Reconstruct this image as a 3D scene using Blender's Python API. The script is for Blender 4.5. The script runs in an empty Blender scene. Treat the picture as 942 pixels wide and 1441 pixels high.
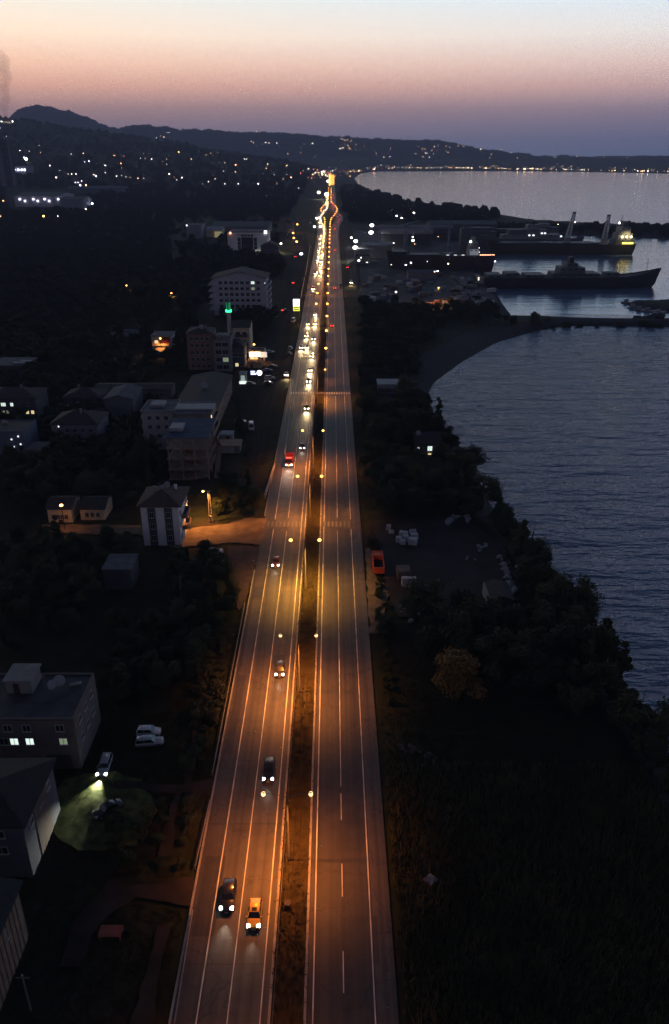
import bpy, bmesh, math, random
import numpy as np
from mathutils import Vector, Matrix, noise as mnoise
random.seed(7)
R = math.radians
scene = bpy.context.scene
COL = scene.collection
# ------------------------------------------------------------------ camera
F, CX, CY, VX, VY = 1100.0, 471.0, 720.5, 468.0, 218.0
TH = math.atan((CY - VY) / F)
CT, ST = math.cos(TH), math.sin(TH)
HC = 88.0
YAW = math.atan((CX - VX) / F * CT)
camd = bpy.data.cameras.new("camera")
cam = bpy.data.objects.new("camera", camd)
COL.objects.link(cam)
cam.location = (0, 0, HC)
CR = Matrix.Rotation(-YAW, 3, 'Z') @ Matrix.Rotation(math.pi / 2 - TH, 3, 'X')
cam.rotation_euler = CR.to_euler()
camd.sensor_fit = 'VERTICAL'
camd.sensor_height = 36.0
camd.lens = F / 1441.0 * 36.0
camd.clip_start = 1.0
camd.clip_end = 60000.0
scene.camera = cam


def ray(px, py):
    return (CR @ Vector(((px - CX) / F, (CY - py) / F, -1.0)))


def G(px, py, z=0.0):
    """world point at height z seen at this point of the photograph"""
    d = ray(px, py)
    t = (z - HC) / d.z
    return Vector((d.x * t, d.y * t, z))


def proj(x, y, z):
    v = CR.transposed() @ Vector((x, y, z - HC))
    return CX + F * v.x / -v.z, CY - F * v.y / -v.z


def hgt(Y, py):
    """height of a point at distance Y that is seen at row py"""
    k = py - VY
    return HC - k * CT * CT * Y / (F - k * CT * ST)


def xat(px, Y, z):
    return (px - VX) * (Y * CT + (HC - z) * ST) / F

# ------------------------------------------------------------------ helpers
SEA = -3.5


def tag(o, label=None, cat=None, group=None, kind=None):
    if label: o['label'] = label
    if cat: o['category'] = cat
    if group: o['group'] = group
    if kind: o['kind'] = kind
    return o


class MB:
    """collects shapes, links them as ONE mesh object"""
    def __init__(s):
        s.v = []; s.f = []; s.m = []

    def add(s, vs, fs, mi=0):
        b = len(s.v)
        s.v += [tuple(v) for v in vs]
        s.f += [tuple(i + b for i in f) for f in fs]
        s.m += [mi] * len(fs)
        return s

    def box(s, x0, x1, y0, y1, z0, z1, mi=0, M=None):
        vs = [Vector((x, y, z)) for z in (z0, z1) for y in (y0, y1) for x in (x0, x1)]
        if M is not None: vs = [M @ v for v in vs]
        return s.add(vs, [(0, 2, 3, 1), (4, 5, 7, 6), (0, 1, 5, 4), (2, 6, 7, 3), (0, 4, 6, 2), (1, 3, 7, 5)], mi)

    def quad(s, a, b, c, d, mi=0):
        return s.add([a, b, c, d], [(0, 1, 2, 3)], mi)

    def poly(s, pts, mi=0):
        return s.add(pts, [tuple(range(len(pts)))], mi)

    def tube(s, pts, rads, n=8, mi=0, cap=True):
        pts = [Vector(p) for p in pts]
        if not isinstance(rads, (list, tuple)): rads = [rads] * len(pts)
        rings = []
        for i, p in enumerate(pts):
            d = (pts[min(i + 1, len(pts) - 1)] - pts[max(i - 1, 0)]).normalized()
            a = d.orthogonal().normalized() if abs(d.z) < .99 else Vector((1, 0, 0))
            b = d.cross(a).normalized(); a = b.cross(d)
            rings.append([p + (a * math.cos(2 * math.pi * k / n) + b * math.sin(2 * math.pi * k / n)) * rads[i] for k in range(n)])
        vs = [v for r in rings for v in r]
        fs = [(i * n + k, i * n + (k + 1) % n, (i + 1) * n + (k + 1) % n, (i + 1) * n + k) for i in range(len(pts) - 1) for k in range(n)]
        if cap:
            fs += [tuple(reversed(range(n))), tuple((len(pts) - 1) * n + k for k in range(n))]
        return s.add(vs, fs, mi)

    def lathe(s, prof, n=12, c=(0, 0, 0), mi=0):
        vs = []; fs = []
        for r, z in prof:
            for k in range(n):
                a = 2 * math.pi * k / n
                vs.append((c[0] + r * math.cos(a), c[1] + r * math.sin(a), c[2] + z))
        for i in range(len(prof) - 1):
            for k in range(n):
                fs.append((i * n + k, i * n + (k + 1) % n, (i + 1) * n + (k + 1) % n, (i + 1) * n + k))
        return s.add(vs, fs, mi)

    def blob(s, c, rx, ry, rz, mi=0, nu=8, nv=5, jit=0.0, rnd=random):
        vs = [(c[0], c[1], c[2] - rz)]; fs = []
        for i in range(1, nv):
            t = math.pi * i / nv
            for k in range(nu):
                a = 2 * math.pi * k / nu
                j = 1 + rnd.uniform(-jit, jit)
                vs.append((c[0] + rx * j * math.sin(t) * math.cos(a), c[1] + ry * j * math.sin(t) * math.sin(a), c[2] - rz * j * math.cos(t)))
        vs.append((c[0], c[1], c[2] + rz))
        for k in range(nu):
            fs.append((0, 1 + (k + 1) % nu, 1 + k))
        for i in range(nv - 2):
            for k in range(nu):
                a = 1 + i * nu
                fs.append((a + k, a + (k + 1) % nu, a + nu + (k + 1) % nu, a + nu + k))
        t = len(vs) - 1; a = 1 + (nv - 2) * nu
        for k in range(nu):
            fs.append((a + k, a + (k + 1) % nu, t))
        return s.add(vs, fs, mi)

    def loft(s, secs, mi=0, cap=True, closed=True):
        n = len(secs[0]); vs = [p for c in secs for p in c]; fs = []
        for i in range(len(secs) - 1):
            for k in range(n if closed else n - 1):
                fs.append((i * n + k, i * n + (k + 1) % n, (i + 1) * n + (k + 1) % n, (i + 1) * n + k))
        if cap:
            fs += [tuple(reversed(range(n))), tuple((len(secs) - 1) * n + k for k in range(n))]
        return s.add(vs, fs, mi)

    def mesh(s, name, mats, smooth=False, fix=True):
        me = bpy.data.meshes.new(name)
        me.from_pydata(s.v, [], s.f)
        for m in (mats if isinstance(mats, (list, tuple)) else [mats]):
            me.materials.append(m)
        if any(s.m): me.polygons.foreach_set('material_index', s.m)
        if fix and len(s.f) < 6000:
            bm = bmesh.new(); bm.from_mesh(me)
            bmesh.ops.recalc_face_normals(bm, faces=bm.faces)
            bm.to_mesh(me); bm.free()
        if smooth: me.polygons.foreach_set('use_smooth', [True] * len(me.polygons))
        me.update()
        return me

    def build(s, name, mats, parent=None, loc=None, smooth=False, fix=True):
        return link(name, s.mesh(name, mats, smooth, fix), parent, loc)


def link(name, me, parent=None, loc=None, rz=0.0):
    o = bpy.data.objects.new(name, me)
    COL.objects.link(o)
    if parent is not None: o.parent = parent
    if loc is not None: o.location = loc
    if rz: o.rotation_euler[2] = rz
    return o


def empty(name, loc=(0, 0, 0), rz=0.0):
    o = bpy.data.objects.new(name, None)
    COL.objects.link(o)
    o.location = loc
    o.rotation_euler = (0, 0, rz)
    o.empty_display_size = .5
    return o


KIDS = {}


def copy_tree(o, parent=None):
    c = o.copy(); COL.objects.link(c)
    if parent is not None: c.parent = parent
    for k in list(o.children): copy_tree(k, c)
    return c

# ------------------------------------------------------------------ materials
MATS = {}


def mat(name, col, rough=.8, var=.25, scale=1.5, metal=0.0, spec=.3, bump=0.0, bscale=6.0, coat=0.0, col2=None):
    if name in MATS: return MATS[name]
    m = bpy.data.materials.new(name); m.use_nodes = True
    nt = m.node_tree; N = nt.nodes; L = nt.links
    b = N['Principled BSDF']
    b.inputs['Roughness'].default_value = rough
    b.inputs['Metallic'].default_value = metal
    b.inputs['Specular IOR Level'].default_value = spec
    b.inputs['Coat Weight'].default_value = coat
    tc = N.new('ShaderNodeTexCoord')
    n1 = N.new('ShaderNodeTexNoise'); n1.inputs['Scale'].default_value = scale; n1.inputs['Detail'].default_value = 5
    L.new(tc.outputs['Object'], n1.inputs['Vector'])
    mx = N.new('ShaderNodeMix'); mx.data_type = 'RGBA'
    a = [c * (1 - var) for c in col]; d = [min(1, c * (1 + var)) for c in col]
    if col2: a, d = list(col), list(col2)
    mx.inputs['A'].default_value = (*a, 1); mx.inputs['B'].default_value = (*d, 1)
    mr = N.new('ShaderNodeMapRange')
    mr.inputs['From Min'].default_value = .3; mr.inputs['From Max'].default_value = .7
    L.new(n1.outputs['Fac'], mr.inputs['Value'])
    L.new(mr.outputs['Result'], mx.inputs['Factor'])
    L.new(mx.outputs['Result'], b.inputs['Base Color'])
    if bump:
        n2 = N.new('ShaderNodeTexNoise'); n2.inputs['Scale'].default_value = bscale; n2.inputs['Detail'].default_value = 4
        L.new(tc.outputs['Object'], n2.inputs['Vector'])
        bp = N.new('ShaderNodeBump'); bp.inputs['Strength'].default_value = bump; bp.inputs['Distance'].default_value = .1
        L.new(n2.outputs['Fac'], bp.inputs['Height']); L.new(bp.outputs['Normal'], b.inputs['Normal'])
    MATS[name] = m
    return m


def glow(name, col, strength, sample=False):
    """something that gives off light: a lamp lens, a lit window, a lit sign"""
    if name in MATS: return MATS[name]
    m = bpy.data.materials.new(name); m.use_nodes = True
    b = m.node_tree.nodes['Principled BSDF']
    b.inputs['Base Color'].default_value = (*[min(.8, c) for c in col], 1)
    b.inputs['Emission Color'].default_value = (*col, 1)
    b.inputs['Emission Strength'].default_value = strength
    try: m.cycles.emission_sampling = 'AUTO' if sample else 'NONE'
    except Exception: pass
    MATS[name] = m
    return m


def leafmat(name, a, b_, trans=.15):
    if name in MATS: return MATS[name]
    m = mat(name, a, rough=.7, scale=.35, col2=b_, spec=.15)
    b = m.node_tree.nodes['Principled BSDF']
    b.inputs['Subsurface Weight'].default_value = 0
    return m

# ------------------------------------------------------------------ land heights
def gpts(l, z=SEA):
    return [tuple(G(px, py, z)[:2]) for px, py in l]


COAST = [(1300, 1600), (1050, 1250), (935, 1060), (888, 985), (866, 935), (838, 890), (800, 848), (762, 803), (715, 752), (688, 706), (664, 655),
         (638, 614), (612, 585), (602, 556), (612, 538), (650, 510), (700, 482), (760, 465), (790, 459.5), (790, 450), (722, 446), (712, 433), (702, 418), (688, 400), (672, 392),
         (672, 378), (700, 354), (745, 337), (790, 331), (800, 313), (760, 311), (690, 299), (640, 291), (600, 286.5), (560, 279), (522, 267), (504, 258), (499, 251), (508, 244.5),
         (530, 240.5), (560, 238.6), (650, 239), (800, 241.5), (942, 244.5), (1100, 247), (1500, 250)]
MAIN = gpts(COAST) + [(20000, 6000), (20000, 16000), (-20000, 16000), (-20000, -400), (300, -400)]
GROIN = gpts([(690, 446), (800, 448.5), (942, 450), (1150, 452), (1150, 463), (942, 460), (800, 458.5), (770, 463), (700, 475)])
BREAK = gpts([(730, 309), (860, 316.5), (942, 318.5), (1300, 322), (1300, 341), (942, 336), (870, 334), (800, 331), (745, 338)])
PIER = gpts([(878, 425), (942, 423), (1100, 424), (1100, 444), (930, 440), (890, 434)])


def sdist(P, poly):
    """signed distance, positive inside"""
    x, y = P[:, 0], P[:, 1]
    best = np.full(len(x), 1e18); ins = np.zeros(len(x), bool)
    n = len(poly)
    for i in range(n):
        x0, y0 = poly[i]; x1, y1 = poly[(i + 1) % n]
        dx, dy = x1 - x0, y1 - y0
        t = np.clip(((x - x0) * dx + (y - y0) * dy) / (dx * dx + dy * dy + 1e-12), 0, 1)
        best = np.minimum(best, (x - x0 - t * dx) ** 2 + (y - y0 - t * dy) ** 2)
        c = ((y0 > y) != (y1 > y))
        with np.errstate(divide='ignore', invalid='ignore'):
            xi = x0 + (y - y0) * dx / (dy if dy else 1e-12)
        ins ^= c & (x < xi)
    d = np.sqrt(best)
    return np.where(ins, d, -d)


def sstep(a, b, x):
    t = np.clip((x - a) / (b - a), 0, 1)
    return t * t * (3 - 2 * t)


def vnoise(x, y, seed=0):
    """smooth value noise in numpy"""
    xi = np.floor(x).astype(np.int64); yi = np.floor(y).astype(np.int64)
    fx = x - xi; fy = y - yi
    fx = fx * fx * (3 - 2 * fx); fy = fy * fy * (3 - 2 * fy)

    def h(a, b):
        n = (a * 374761393 + b * 668265263 + seed * 1442695041) & 0xffffffff
        n = ((n ^ (n >> 13)) * 1274126177) & 0xffffffff
        return ((n ^ (n >> 16)) & 0xffff) / 65535.0
    return (h(xi, yi) * (1 - fx) + h(xi + 1, yi) * fx) * (1 - fy) + (h(xi, yi + 1) * (1 - fx) + h(xi + 1, yi + 1) * fx) * fy


HILLX = np.array([-400, -200, 0, 60, 100, 160, 200, 260, 300, 350, 400, 450, 470], float)
HILLZ = np.array([330, 300, 245, 215, 190, 168, 150, 128, 108, 88, 62, 25, 0], float)


def land_z(P):
    x, y = P[:, 0], P[:, 1]
    d = np.maximum.reduce([sdist(P, MAIN)])
    ds = np.maximum.reduce([sdist(P, GROIN), sdist(P, BREAK), sdist(P, PIER)])
    steep = np.where(y < 300, .38, .13)
    z = np.where(d > 0, SEA + np.minimum(d * steep, -SEA - .25), SEA + np.maximum(d * .25, -4.5))
    zs = np.where(ds > 0, SEA + np.minimum(ds * .45, 2.6), SEA + np.maximum(ds * .4, -4.5))
    z = np.maximum(z, zs)
    px = VX + F * x / np.maximum(y * CT + HC * ST, 20)
    A = np.interp(px, HILLX, HILLZ)
    w = sstep(1500, 4300, y) * (1 - .5 * sstep(4700, 6500, y))
    rough = 1 + .22 * (vnoise(x / 260, y / 420, 3) - .5) + .10 * (vnoise(x / 70, y / 160, 5) - .5)
    z = z + np.where(px < 470, A * w * rough, 0)
    # hill belt behind the far shore
    far = sstep(4900, 6600, y) * np.where(px > 440, 1, 0) * np.interp(px, [440, 480, 700, 800, 942, 1400], [60, 70, 45, 60, 70, 60])
    z = z + far * (1 + .5 * (vnoise(x / 130, y / 300, 9) - .5))
    off = sstep(24, 60, np.abs(x + 5)) * sstep(0, 40, d)
    z = z + off * (.35 * (vnoise(x / 14, y / 14, 1) - .6) + .25 * (vnoise(x / 4, y / 4, 2) - .6)) * sstep(900, 300, y)
    return z


def zl(x, y):
    return float(land_z(np.array([[x, y]], float))[0])


def hit(px, py):
    """first point of the land seen at this place in the photograph"""
    d = ray(px, py)
    ts = np.geomspace(40, 9000, 240)
    for rep in range(2):
        P = np.stack([d.x * ts, d.y * ts], 1)
        below = np.nonzero(HC + d.z * ts <= np.maximum(land_z(P), SEA))[0]
        i = int(below[0]) if len(below) else len(ts) - 1
        if i == 0 or not len(below): break
        if rep == 0: ts = np.linspace(ts[i - 1], ts[i], 40)
    t = float(ts[i])
    return Vector((d.x * t, d.y * t, max(zl(d.x * t, d.y * t), SEA)))
# ------------------------------------------------------------------ render settings, world, sun
scene.render.engine = 'CYCLES'
scene.view_settings.view_transform = 'Standard'
scene.view_settings.look = 'None'
scene.view_settings.exposure = 0.0
scene.view_settings.gamma = 1.0
scene.view_settings.use_curve_mapping = False
cy = scene.cycles
cy.max_bounces = 4; cy.diffuse_bounces = 2; cy.glossy_bounces = 2; cy.transmission_bounces = 2; cy.volume_bounces = 0
cy.transparent_max_bounces = 6
cy.sample_clamp_indirect = .6
cy.sample_clamp_direct = 0
cy.caustics_reflective = False; cy.caustics_refractive = False
cy.use_denoising = True
cy.denoiser = 'OPENIMAGEDENOISE'
cy.denoising_input_passes = 'RGB_ALBEDO'
cy.denoising_prefilter = 'NONE'
cy.use_adaptive_sampling = False
try:
    cy.use_light_tree = True
except Exception:
    pass

w = bpy.data.worlds.new("World"); scene.world = w; w.use_nodes = True
nt = w.node_tree; N = nt.nodes; L = nt.links
bg = N['Background']
tc = N.new('ShaderNodeTexCoord')
sx = N.new('ShaderNodeSeparateXYZ'); L.new(tc.outputs['Generated'], sx.inputs[0])
mr = N.new('ShaderNodeMapRange'); mr.inputs['From Max'].default_value = .5; L.new(sx.outputs['Z'], mr.inputs['Value'])
rp = N.new('ShaderNodeValToRGB'); cr = rp.color_ramp
SKY = [(0, (.200, .235, .370)), (.016, (.26, .255, .39)), (.032, (.41, .325, .435)), (.05, (.68, .45, .475)), (.068, (1.0, .60, .52)), (.09, (1.19, .83, .69)), (.117, (1.20, 1.05, .93)), (.151, (.98, 1.06, 1.08)),
       (.2, (.80, 1.0, 1.20)), (.27, (.52, .74, 1.04)), (.36, (.28, .40, .66)), (.5, (.024, .034, .066))]
while len(cr.elements) < len(SKY): cr.elements.new(.5)
for e, (z, c) in zip(cr.elements, SKY):
    e.position = z / .5; e.color = (*c, 1)
L.new(mr.outputs['Result'], rp.inputs['Fac'])
# warmer towards the sunset at the left, cooler to the right
mw = N.new('ShaderNodeMapRange'); mw.inputs['From Min'].default_value = -.45; mw.inputs['From Max'].default_value = .45; L.new(sx.outputs['X'], mw.inputs['Value'])
wm = N.new('ShaderNodeMix'); wm.data_type = 'RGBA'; wm.inputs['A'].default_value = (1.22, 1.06, .88, 1); wm.inputs['B'].default_value = (.86, .96, 1.08, 1)
L.new(mw.outputs['Result'], wm.inputs['Factor'])
m1 = N.new('ShaderNodeMix'); m1.data_type = 'RGBA'; m1.blend_type = 'MULTIPLY'; m1.inputs['Factor'].default_value = 1
L.new(rp.outputs['Color'], m1.inputs['A']); L.new(wm.outputs['Result'], m1.inputs['B'])
# the sky away from the sunset is darker and bluer
mb = N.new('ShaderNodeMapRange'); mb.inputs['From Min'].default_value = .75; mb.inputs['From Max'].default_value = -.35; L.new(sx.outputs['Y'], mb.inputs['Value'])
m2 = N.new('ShaderNodeMix'); m2.data_type = 'RGBA'; 
rb = N.new('ShaderNodeValToRGB'); L.new(mr.outputs['Result'], rb.inputs['Fac'])
BK = [(0, (.20, .18, .225)), (.25, (.11, .11, .16)), (.5, (.026, .034, .065))]
rb.color_ramp.elements.new(.5)
for e, (z, c) in zip(rb.color_ramp.elements, BK): e.position = z / .5; e.color = (*c, 1)
L.new(rb.outputs['Color'], m2.inputs['B'])
L.new(mb.outputs['Result'], m2.inputs['Factor']); L.new(m1.outputs['Result'], m2.inputs['A'])
st = N.new('ShaderNodeTexSky'); st.sky_type = 'NISHITA'; st.sun_disc = False
st.sun_elevation = R(1.0); st.sun_rotation = R(-35); st.dust_density = 2.0
sm = N.new('ShaderNodeMix'); sm.data_type = 'RGBA'; sm.blend_type = 'ADD'; sm.inputs['Factor'].default_value = .004
L.new(m2.outputs['Result'], sm.inputs['A']); L.new(st.outputs['Color'], sm.inputs['B'])
L.new(sm.outputs['Result'], bg.inputs['Color'])
bg.inputs['Strength'].default_value = 1.07

sd = bpy.data.lights.new("sun", 'SUN'); sd.energy = .03; sd.angle = R(20); sd.color = (1, .6, .45)
so = bpy.data.objects.new("sun", sd); COL.objects.link(so)
so.rotation_euler = (R(90 - 4), 0, R(180 - 35 + 70))
so.location = (-400, 900, 300)

# haze
hm = bpy.data.materials.new("haze_air"); hm.use_nodes = True
hn = hm.node_tree; hn.nodes.clear()
ho = hn.nodes.new('ShaderNodeOutputMaterial'); hv = hn.nodes.new('ShaderNodeVolumePrincipled')
hv.inputs['Color'].default_value = (.62, .70, 1, 1); hv.inputs['Density'].default_value = .000105; hv.inputs['Anisotropy'].default_value = 0.0
hn.links.new(hv.outputs['Volume'], ho.inputs['Volume'])
tag(MB().box(-9000, 9000, -300, 9600, -12, 545).build("haze", hm), kind='stuff')

# ------------------------------------------------------------------ ground sheet
ys = [-120.0, -80, -50, -25, 0, 15]
while ys[-1] < 10500:
    y = ys[-1]
    ys.append(y + max(2.4, .017 * (y + 35)))
ys = np.array(ys)
NXg = 340
us = np.linspace(-1, 1, NXg)
us = np.sign(us) * (np.abs(us) * .6 + .4 * np.abs(us) ** 2.2)
Xg = us[None, :] * (95 + .72 * np.maximum(ys, 0))[:, None]
Yg = np.repeat(ys[:, None], NXg, 1)
Pg = np.stack([Xg.ravel(), Yg.ravel()], 1)
Zg = land_z(Pg)
V = np.column_stack([Pg, Zg]).astype(np.float32)
nr = len(ys)
idx = np.arange(nr * NXg).reshape(nr, NXg)
Q = np.stack([idx[:-1, :-1], idx[:-1, 1:], idx[1:, 1:], idx[1:, :-1]], -1).reshape(-1, 4).astype(np.int32)
me = bpy.data.meshes.new("ground")
me.vertices.add(len(V)); me.vertices.foreach_set('co', V.ravel())
me.loops.add(Q.size); me.loops.foreach_set('vertex_index', Q.ravel())
me.polygons.add(len(Q)); me.polygons.foreach_set('loop_start', np.arange(0, Q.size, 4, dtype=np.int32))
me.polygons.foreach_set('use_smooth', np.ones(len(Q), bool))
me.update(calc_edges=True)


def ground_mat():
    m = bpy.data.materials.new("ground_cover"); m.use_nodes = True
    nt = m.node_tree; N = nt.nodes; L = nt.links; b = N['Principled BSDF']
    b.inputs['Roughness'].default_value = .95; b.inputs['Specular IOR Level'].default_value = .1
    ge = N.new('ShaderNodeNewGeometry')

    def nz(scale, det=6):
        n = N.new('ShaderNodeTexNoise'); n.inputs['Scale'].default_value = scale; n.inputs['Detail'].default_value = det
        L.new(ge.outputs['Position'], n.inputs['Vector']); return n

    def mixc(f, a, b_):
        x = N.new('ShaderNodeMix'); x.data_type = 'RGBA'
        if hasattr(f, 'node'): L.new(f, x.inputs['Factor'])
        for s, v in (('A', a), ('B', b_)):
            if hasattr(v, 'node'): L.new(v, x.inputs[s])
            else: x.inputs[s].default_value = (*v, 1)
        return x.outputs['Result']

    def rng(v, a, b_, c=0, d=1):
        x = N.new('ShaderNodeMapRange'); x.inputs['From Min'].default_value = a; x.inputs['From Max'].default_value = b_
        x.inputs['To Min'].default_value = c; x.inputs['To Max'].default_value = d
        L.new(v, x.inputs['Value']); return x.outputs['Result']
    grass = mixc(rng(nz(.35).outputs['Fac'], .35, .65), (.015, .022, .008), (.034, .038, .016))
    soil = mixc(rng(nz(1.3).outputs['Fac'], .35, .65), (.028, .022, .015), (.050, .038, .027))
    c = mixc(rng(nz(.045, 8).outputs['Fac'], .50, .66), grass, soil)
    c = mixc(rng(nz(.012, 4).outputs['Fac'], .48, .62, 0, .7), c, (.016, .024, .010))
    # beach and shore stones below the turf
    sp = N.new('ShaderNodeSeparateXYZ'); L.new(ge.outputs['Position'], sp.inputs[0])
    sand = mixc(rng(nz(.8).outputs['Fac'], .3, .7), (.026, .026, .028), (.058, .056, .058))
    c = mixc(rng(sp.outputs['Z'], -.7, -1.2), c, sand)
    L.new(c, b.inputs['Base Color'])
    bp = N.new('ShaderNodeBump'); bp.inputs['Strength'].default_value = .6; bp.inputs['Distance'].default_value = .5
    L.new(nz(.9, 8).outputs['Fac'], bp.inputs['Height']); L.new(bp.outputs['Normal'], b.inputs['Normal'])
    return m


me.materials.append(ground_mat())
tag(link("ground", me), kind='structure')

# ------------------------------------------------------------------ mountains behind the bay
RIDGE = [(-500, 190), (-250, 182), (-100, 176), (0, 174), (20, 168), (34, 156), (50, 148), (64, 146), (84, 148), (104, 153), (124, 160), (142, 168), (158, 176), (172, 178), (190, 175), (207, 173), (224, 176), (240, 175), (256, 181), (268, 178), (300, 181), (340, 183),
         (376, 184), (402, 184), (430, 187), (462, 191), (480, 189), (510, 192), (546, 193), (576, 194), (604, 195), (622, 197), (650, 203), (680, 208), (710, 212), (734, 215), (742, 214), (750, 217), (782, 218), (792, 216), (806, 219), (850, 221), (880, 221), (900, 219.5), (942, 218.5), (1050, 214), (1300, 205), (1700, 196)]
rx = np.array([p for p, _ in RIDGE], float); ry = np.array([q for _, q in RIDGE], float)
D0 = 7600.0
cols = np.linspace(-480, 1680, 1500); rows = np.linspace(0, 1, 26)
mv = []
for t in rows:
    Y = 6100 + t * 2900
    for c in cols:
        px = c
        top = np.interp(px, rx, ry)
        k = math.exp(-((t - .52) / .26) ** 2) if t < .52 else math.exp(-((t - .52) / .34) ** 2)
        hz = hgt(D0, top)
        mv.append((px, Y, max(hz, 20) * k))
mv = np.array(mv)
Xm = (mv[:, 0] - VX) * (D0 * CT + 36) / F * (.35 + .65 * mv[:, 1] / D0)
n1 = vnoise(Xm / 240, mv[:, 1] / 380, 21) - .5; n2 = vnoise(Xm / 60, mv[:, 1] / 120, 22) - .5; n3 = vnoise(Xm / 15, mv[:, 1] / 60, 23) - .5
Zm = mv[:, 2] * (1 + .22 * n1 * np.abs(mv[:, 1] - D0) / 700) + 26 * n2 + 20 * n3 - 12
V = np.column_stack([Xm, mv[:, 1], Zm])
nc = len(cols); idx = np.arange(len(rows) * nc).reshape(len(rows), nc)
Q = np.stack([idx[:-1, :-1], idx[:-1, 1:], idx[1:, 1:], idx[1:, :-1]], -1).reshape(-1, 4)
me = bpy.data.meshes.new("mountains"); me.from_pydata([tuple(v) for v in V], [], [tuple(q) for q in Q])
me.materials.append(mat("mountain_forest", (.022, .032, .020), .95, col2=(.05, .055, .04), scale=.01, spec=.05))
me.polygons.foreach_set('use_smooth', [True] * len(me.polygons))
tag(link("mountains", me), kind='structure')

# ------------------------------------------------------------------ water
wm_ = bpy.data.materials.new("sea_water"); wm_.use_nodes = True
nt = wm_.node_tree; N = nt.nodes; L = nt.links; b = N['Principled BSDF']
b.inputs['Base Color'].default_value = (.115, .18, .28, 1)
b.inputs['Roughness'].default_value = .12; b.inputs['IOR'].default_value = 1.33
b.inputs['Specular IOR Level'].default_value = .5
ge = N.new('ShaderNodeNewGeometry')


def wnoise(rot, sx_, sy_, scale, det):
    mp = N.new('ShaderNodeMapping'); mp.inputs['Rotation'].default_value = (0, 0, R(rot)); mp.inputs['Scale'].default_value = (sx_, sy_, 1)
    L.new(ge.outputs['Position'], mp.inputs['Vector'])
    n = N.new('ShaderNodeTexNoise'); n.inputs['Scale'].default_value = scale; n.inputs['Detail'].default_value = det; n.inputs['Roughness'].default_value = .55
    L.new(mp.outputs['Vector'], n.inputs['Vector']); return n.outputs['Fac']


def mth(op, a, b_):
    x = N.new('ShaderNodeMath'); x.operation = op
    for i, v in enumerate((a, b_)):
        if hasattr(v, 'node'): L.new(v, x.inputs[i])
        else: x.inputs[i].default_value = v
    return x.outputs[0]


big = wnoise(-50, .22, 1, .115, 3)       # long swell crests
mid = wnoise(-40, .30, 1, .42, 4)
fine = wnoise(-30, .6, 1, 1.7, 3)
hgt_ = mth('ADD', mth('ADD', mth('MULTIPLY', big, 3.4), mth('MULTIPLY', mid, 1.4)), mth('MULTIPLY', fine, .22))
sp = N.new('ShaderNodeSeparateXYZ'); L.new(ge.outputs['Position'], sp.inputs[0])
# the harbour behind the mole is calmer
yr = N.new('ShaderNodeMapRange'); yr.inputs['From Min'].default_value = 430; yr.inputs['From Max'].default_value = 500; L.new(sp.outputs['Y'], yr.inputs['Value'])
yr2 = N.new('ShaderNodeMapRange'); yr2.inputs['From Min'].default_value = 1000; yr2.inputs['From Max'].default_value = 1150; L.new(sp.outputs['Y'], yr2.inputs['Value'])
calm = mth('SUBTRACT', yr.outputs['Result'], yr2.outputs['Result'])
amp = mth('SUBTRACT', mth('SUBTRACT', 1.0, mth('MULTIPLY', calm, .86)), mth('MULTIPLY', yr2.outputs['Result'], .78))
bp = N.new('ShaderNodeBump'); bp.inputs['Strength'].default_value = 1.0; bp.inputs['Distance'].default_value = 1.0
L.new(mth('MULTIPLY', hgt_, amp), bp.inputs['Height']); L.new(bp.outputs['Normal'], b.inputs['Normal'])
tag(MB().poly([(-9000, -200, SEA), (9000, -200, SEA), (9000, 9500, SEA), (-9000, 9500, SEA)]).build("sea", wm_, fix=False), kind='structure')

# ------------------------------------------------------------------ roads


def bend(Y):
    """the two carriageways part round an oval island far up the road"""
    return 9.0 * math.exp(-((Y - 1290) / 140) ** 2)


YS = [-60, -20] + list(np.arange(0, 400, 10)) + list(np.arange(400, 2700, 25)) + [2750, 2900, 3100]


def strip(name, xa, xb, z, m, side=0, ys=YS, kind='structure', thick=0.0):
    mb = MB(); vs = []; fs = []
    for y in ys:
        o = side * bend(y)
        vs += [(xa + o, y, z), (xb + o, y, z)]
    n = len(ys)
    fs = [(2 * i, 2 * i + 1, 2 * i + 3, 2 * i + 2) for i in range(n - 1)]
    if thick:
        k = len(vs); vs += [(x, y, zz - thick) for x, y, zz in vs[:k]]
        for i in range(n - 1):
            fs.append((2 * i, 2 * i + 2, k + 2 * i + 2, k + 2 * i)); fs.append((2 * i + 1, k + 2 * i + 1, k + 2 * i + 3, 2 * i + 3))
    mb.add(vs, fs)
    return tag(mb.build(name, m, fix=False), kind=kind)


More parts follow.
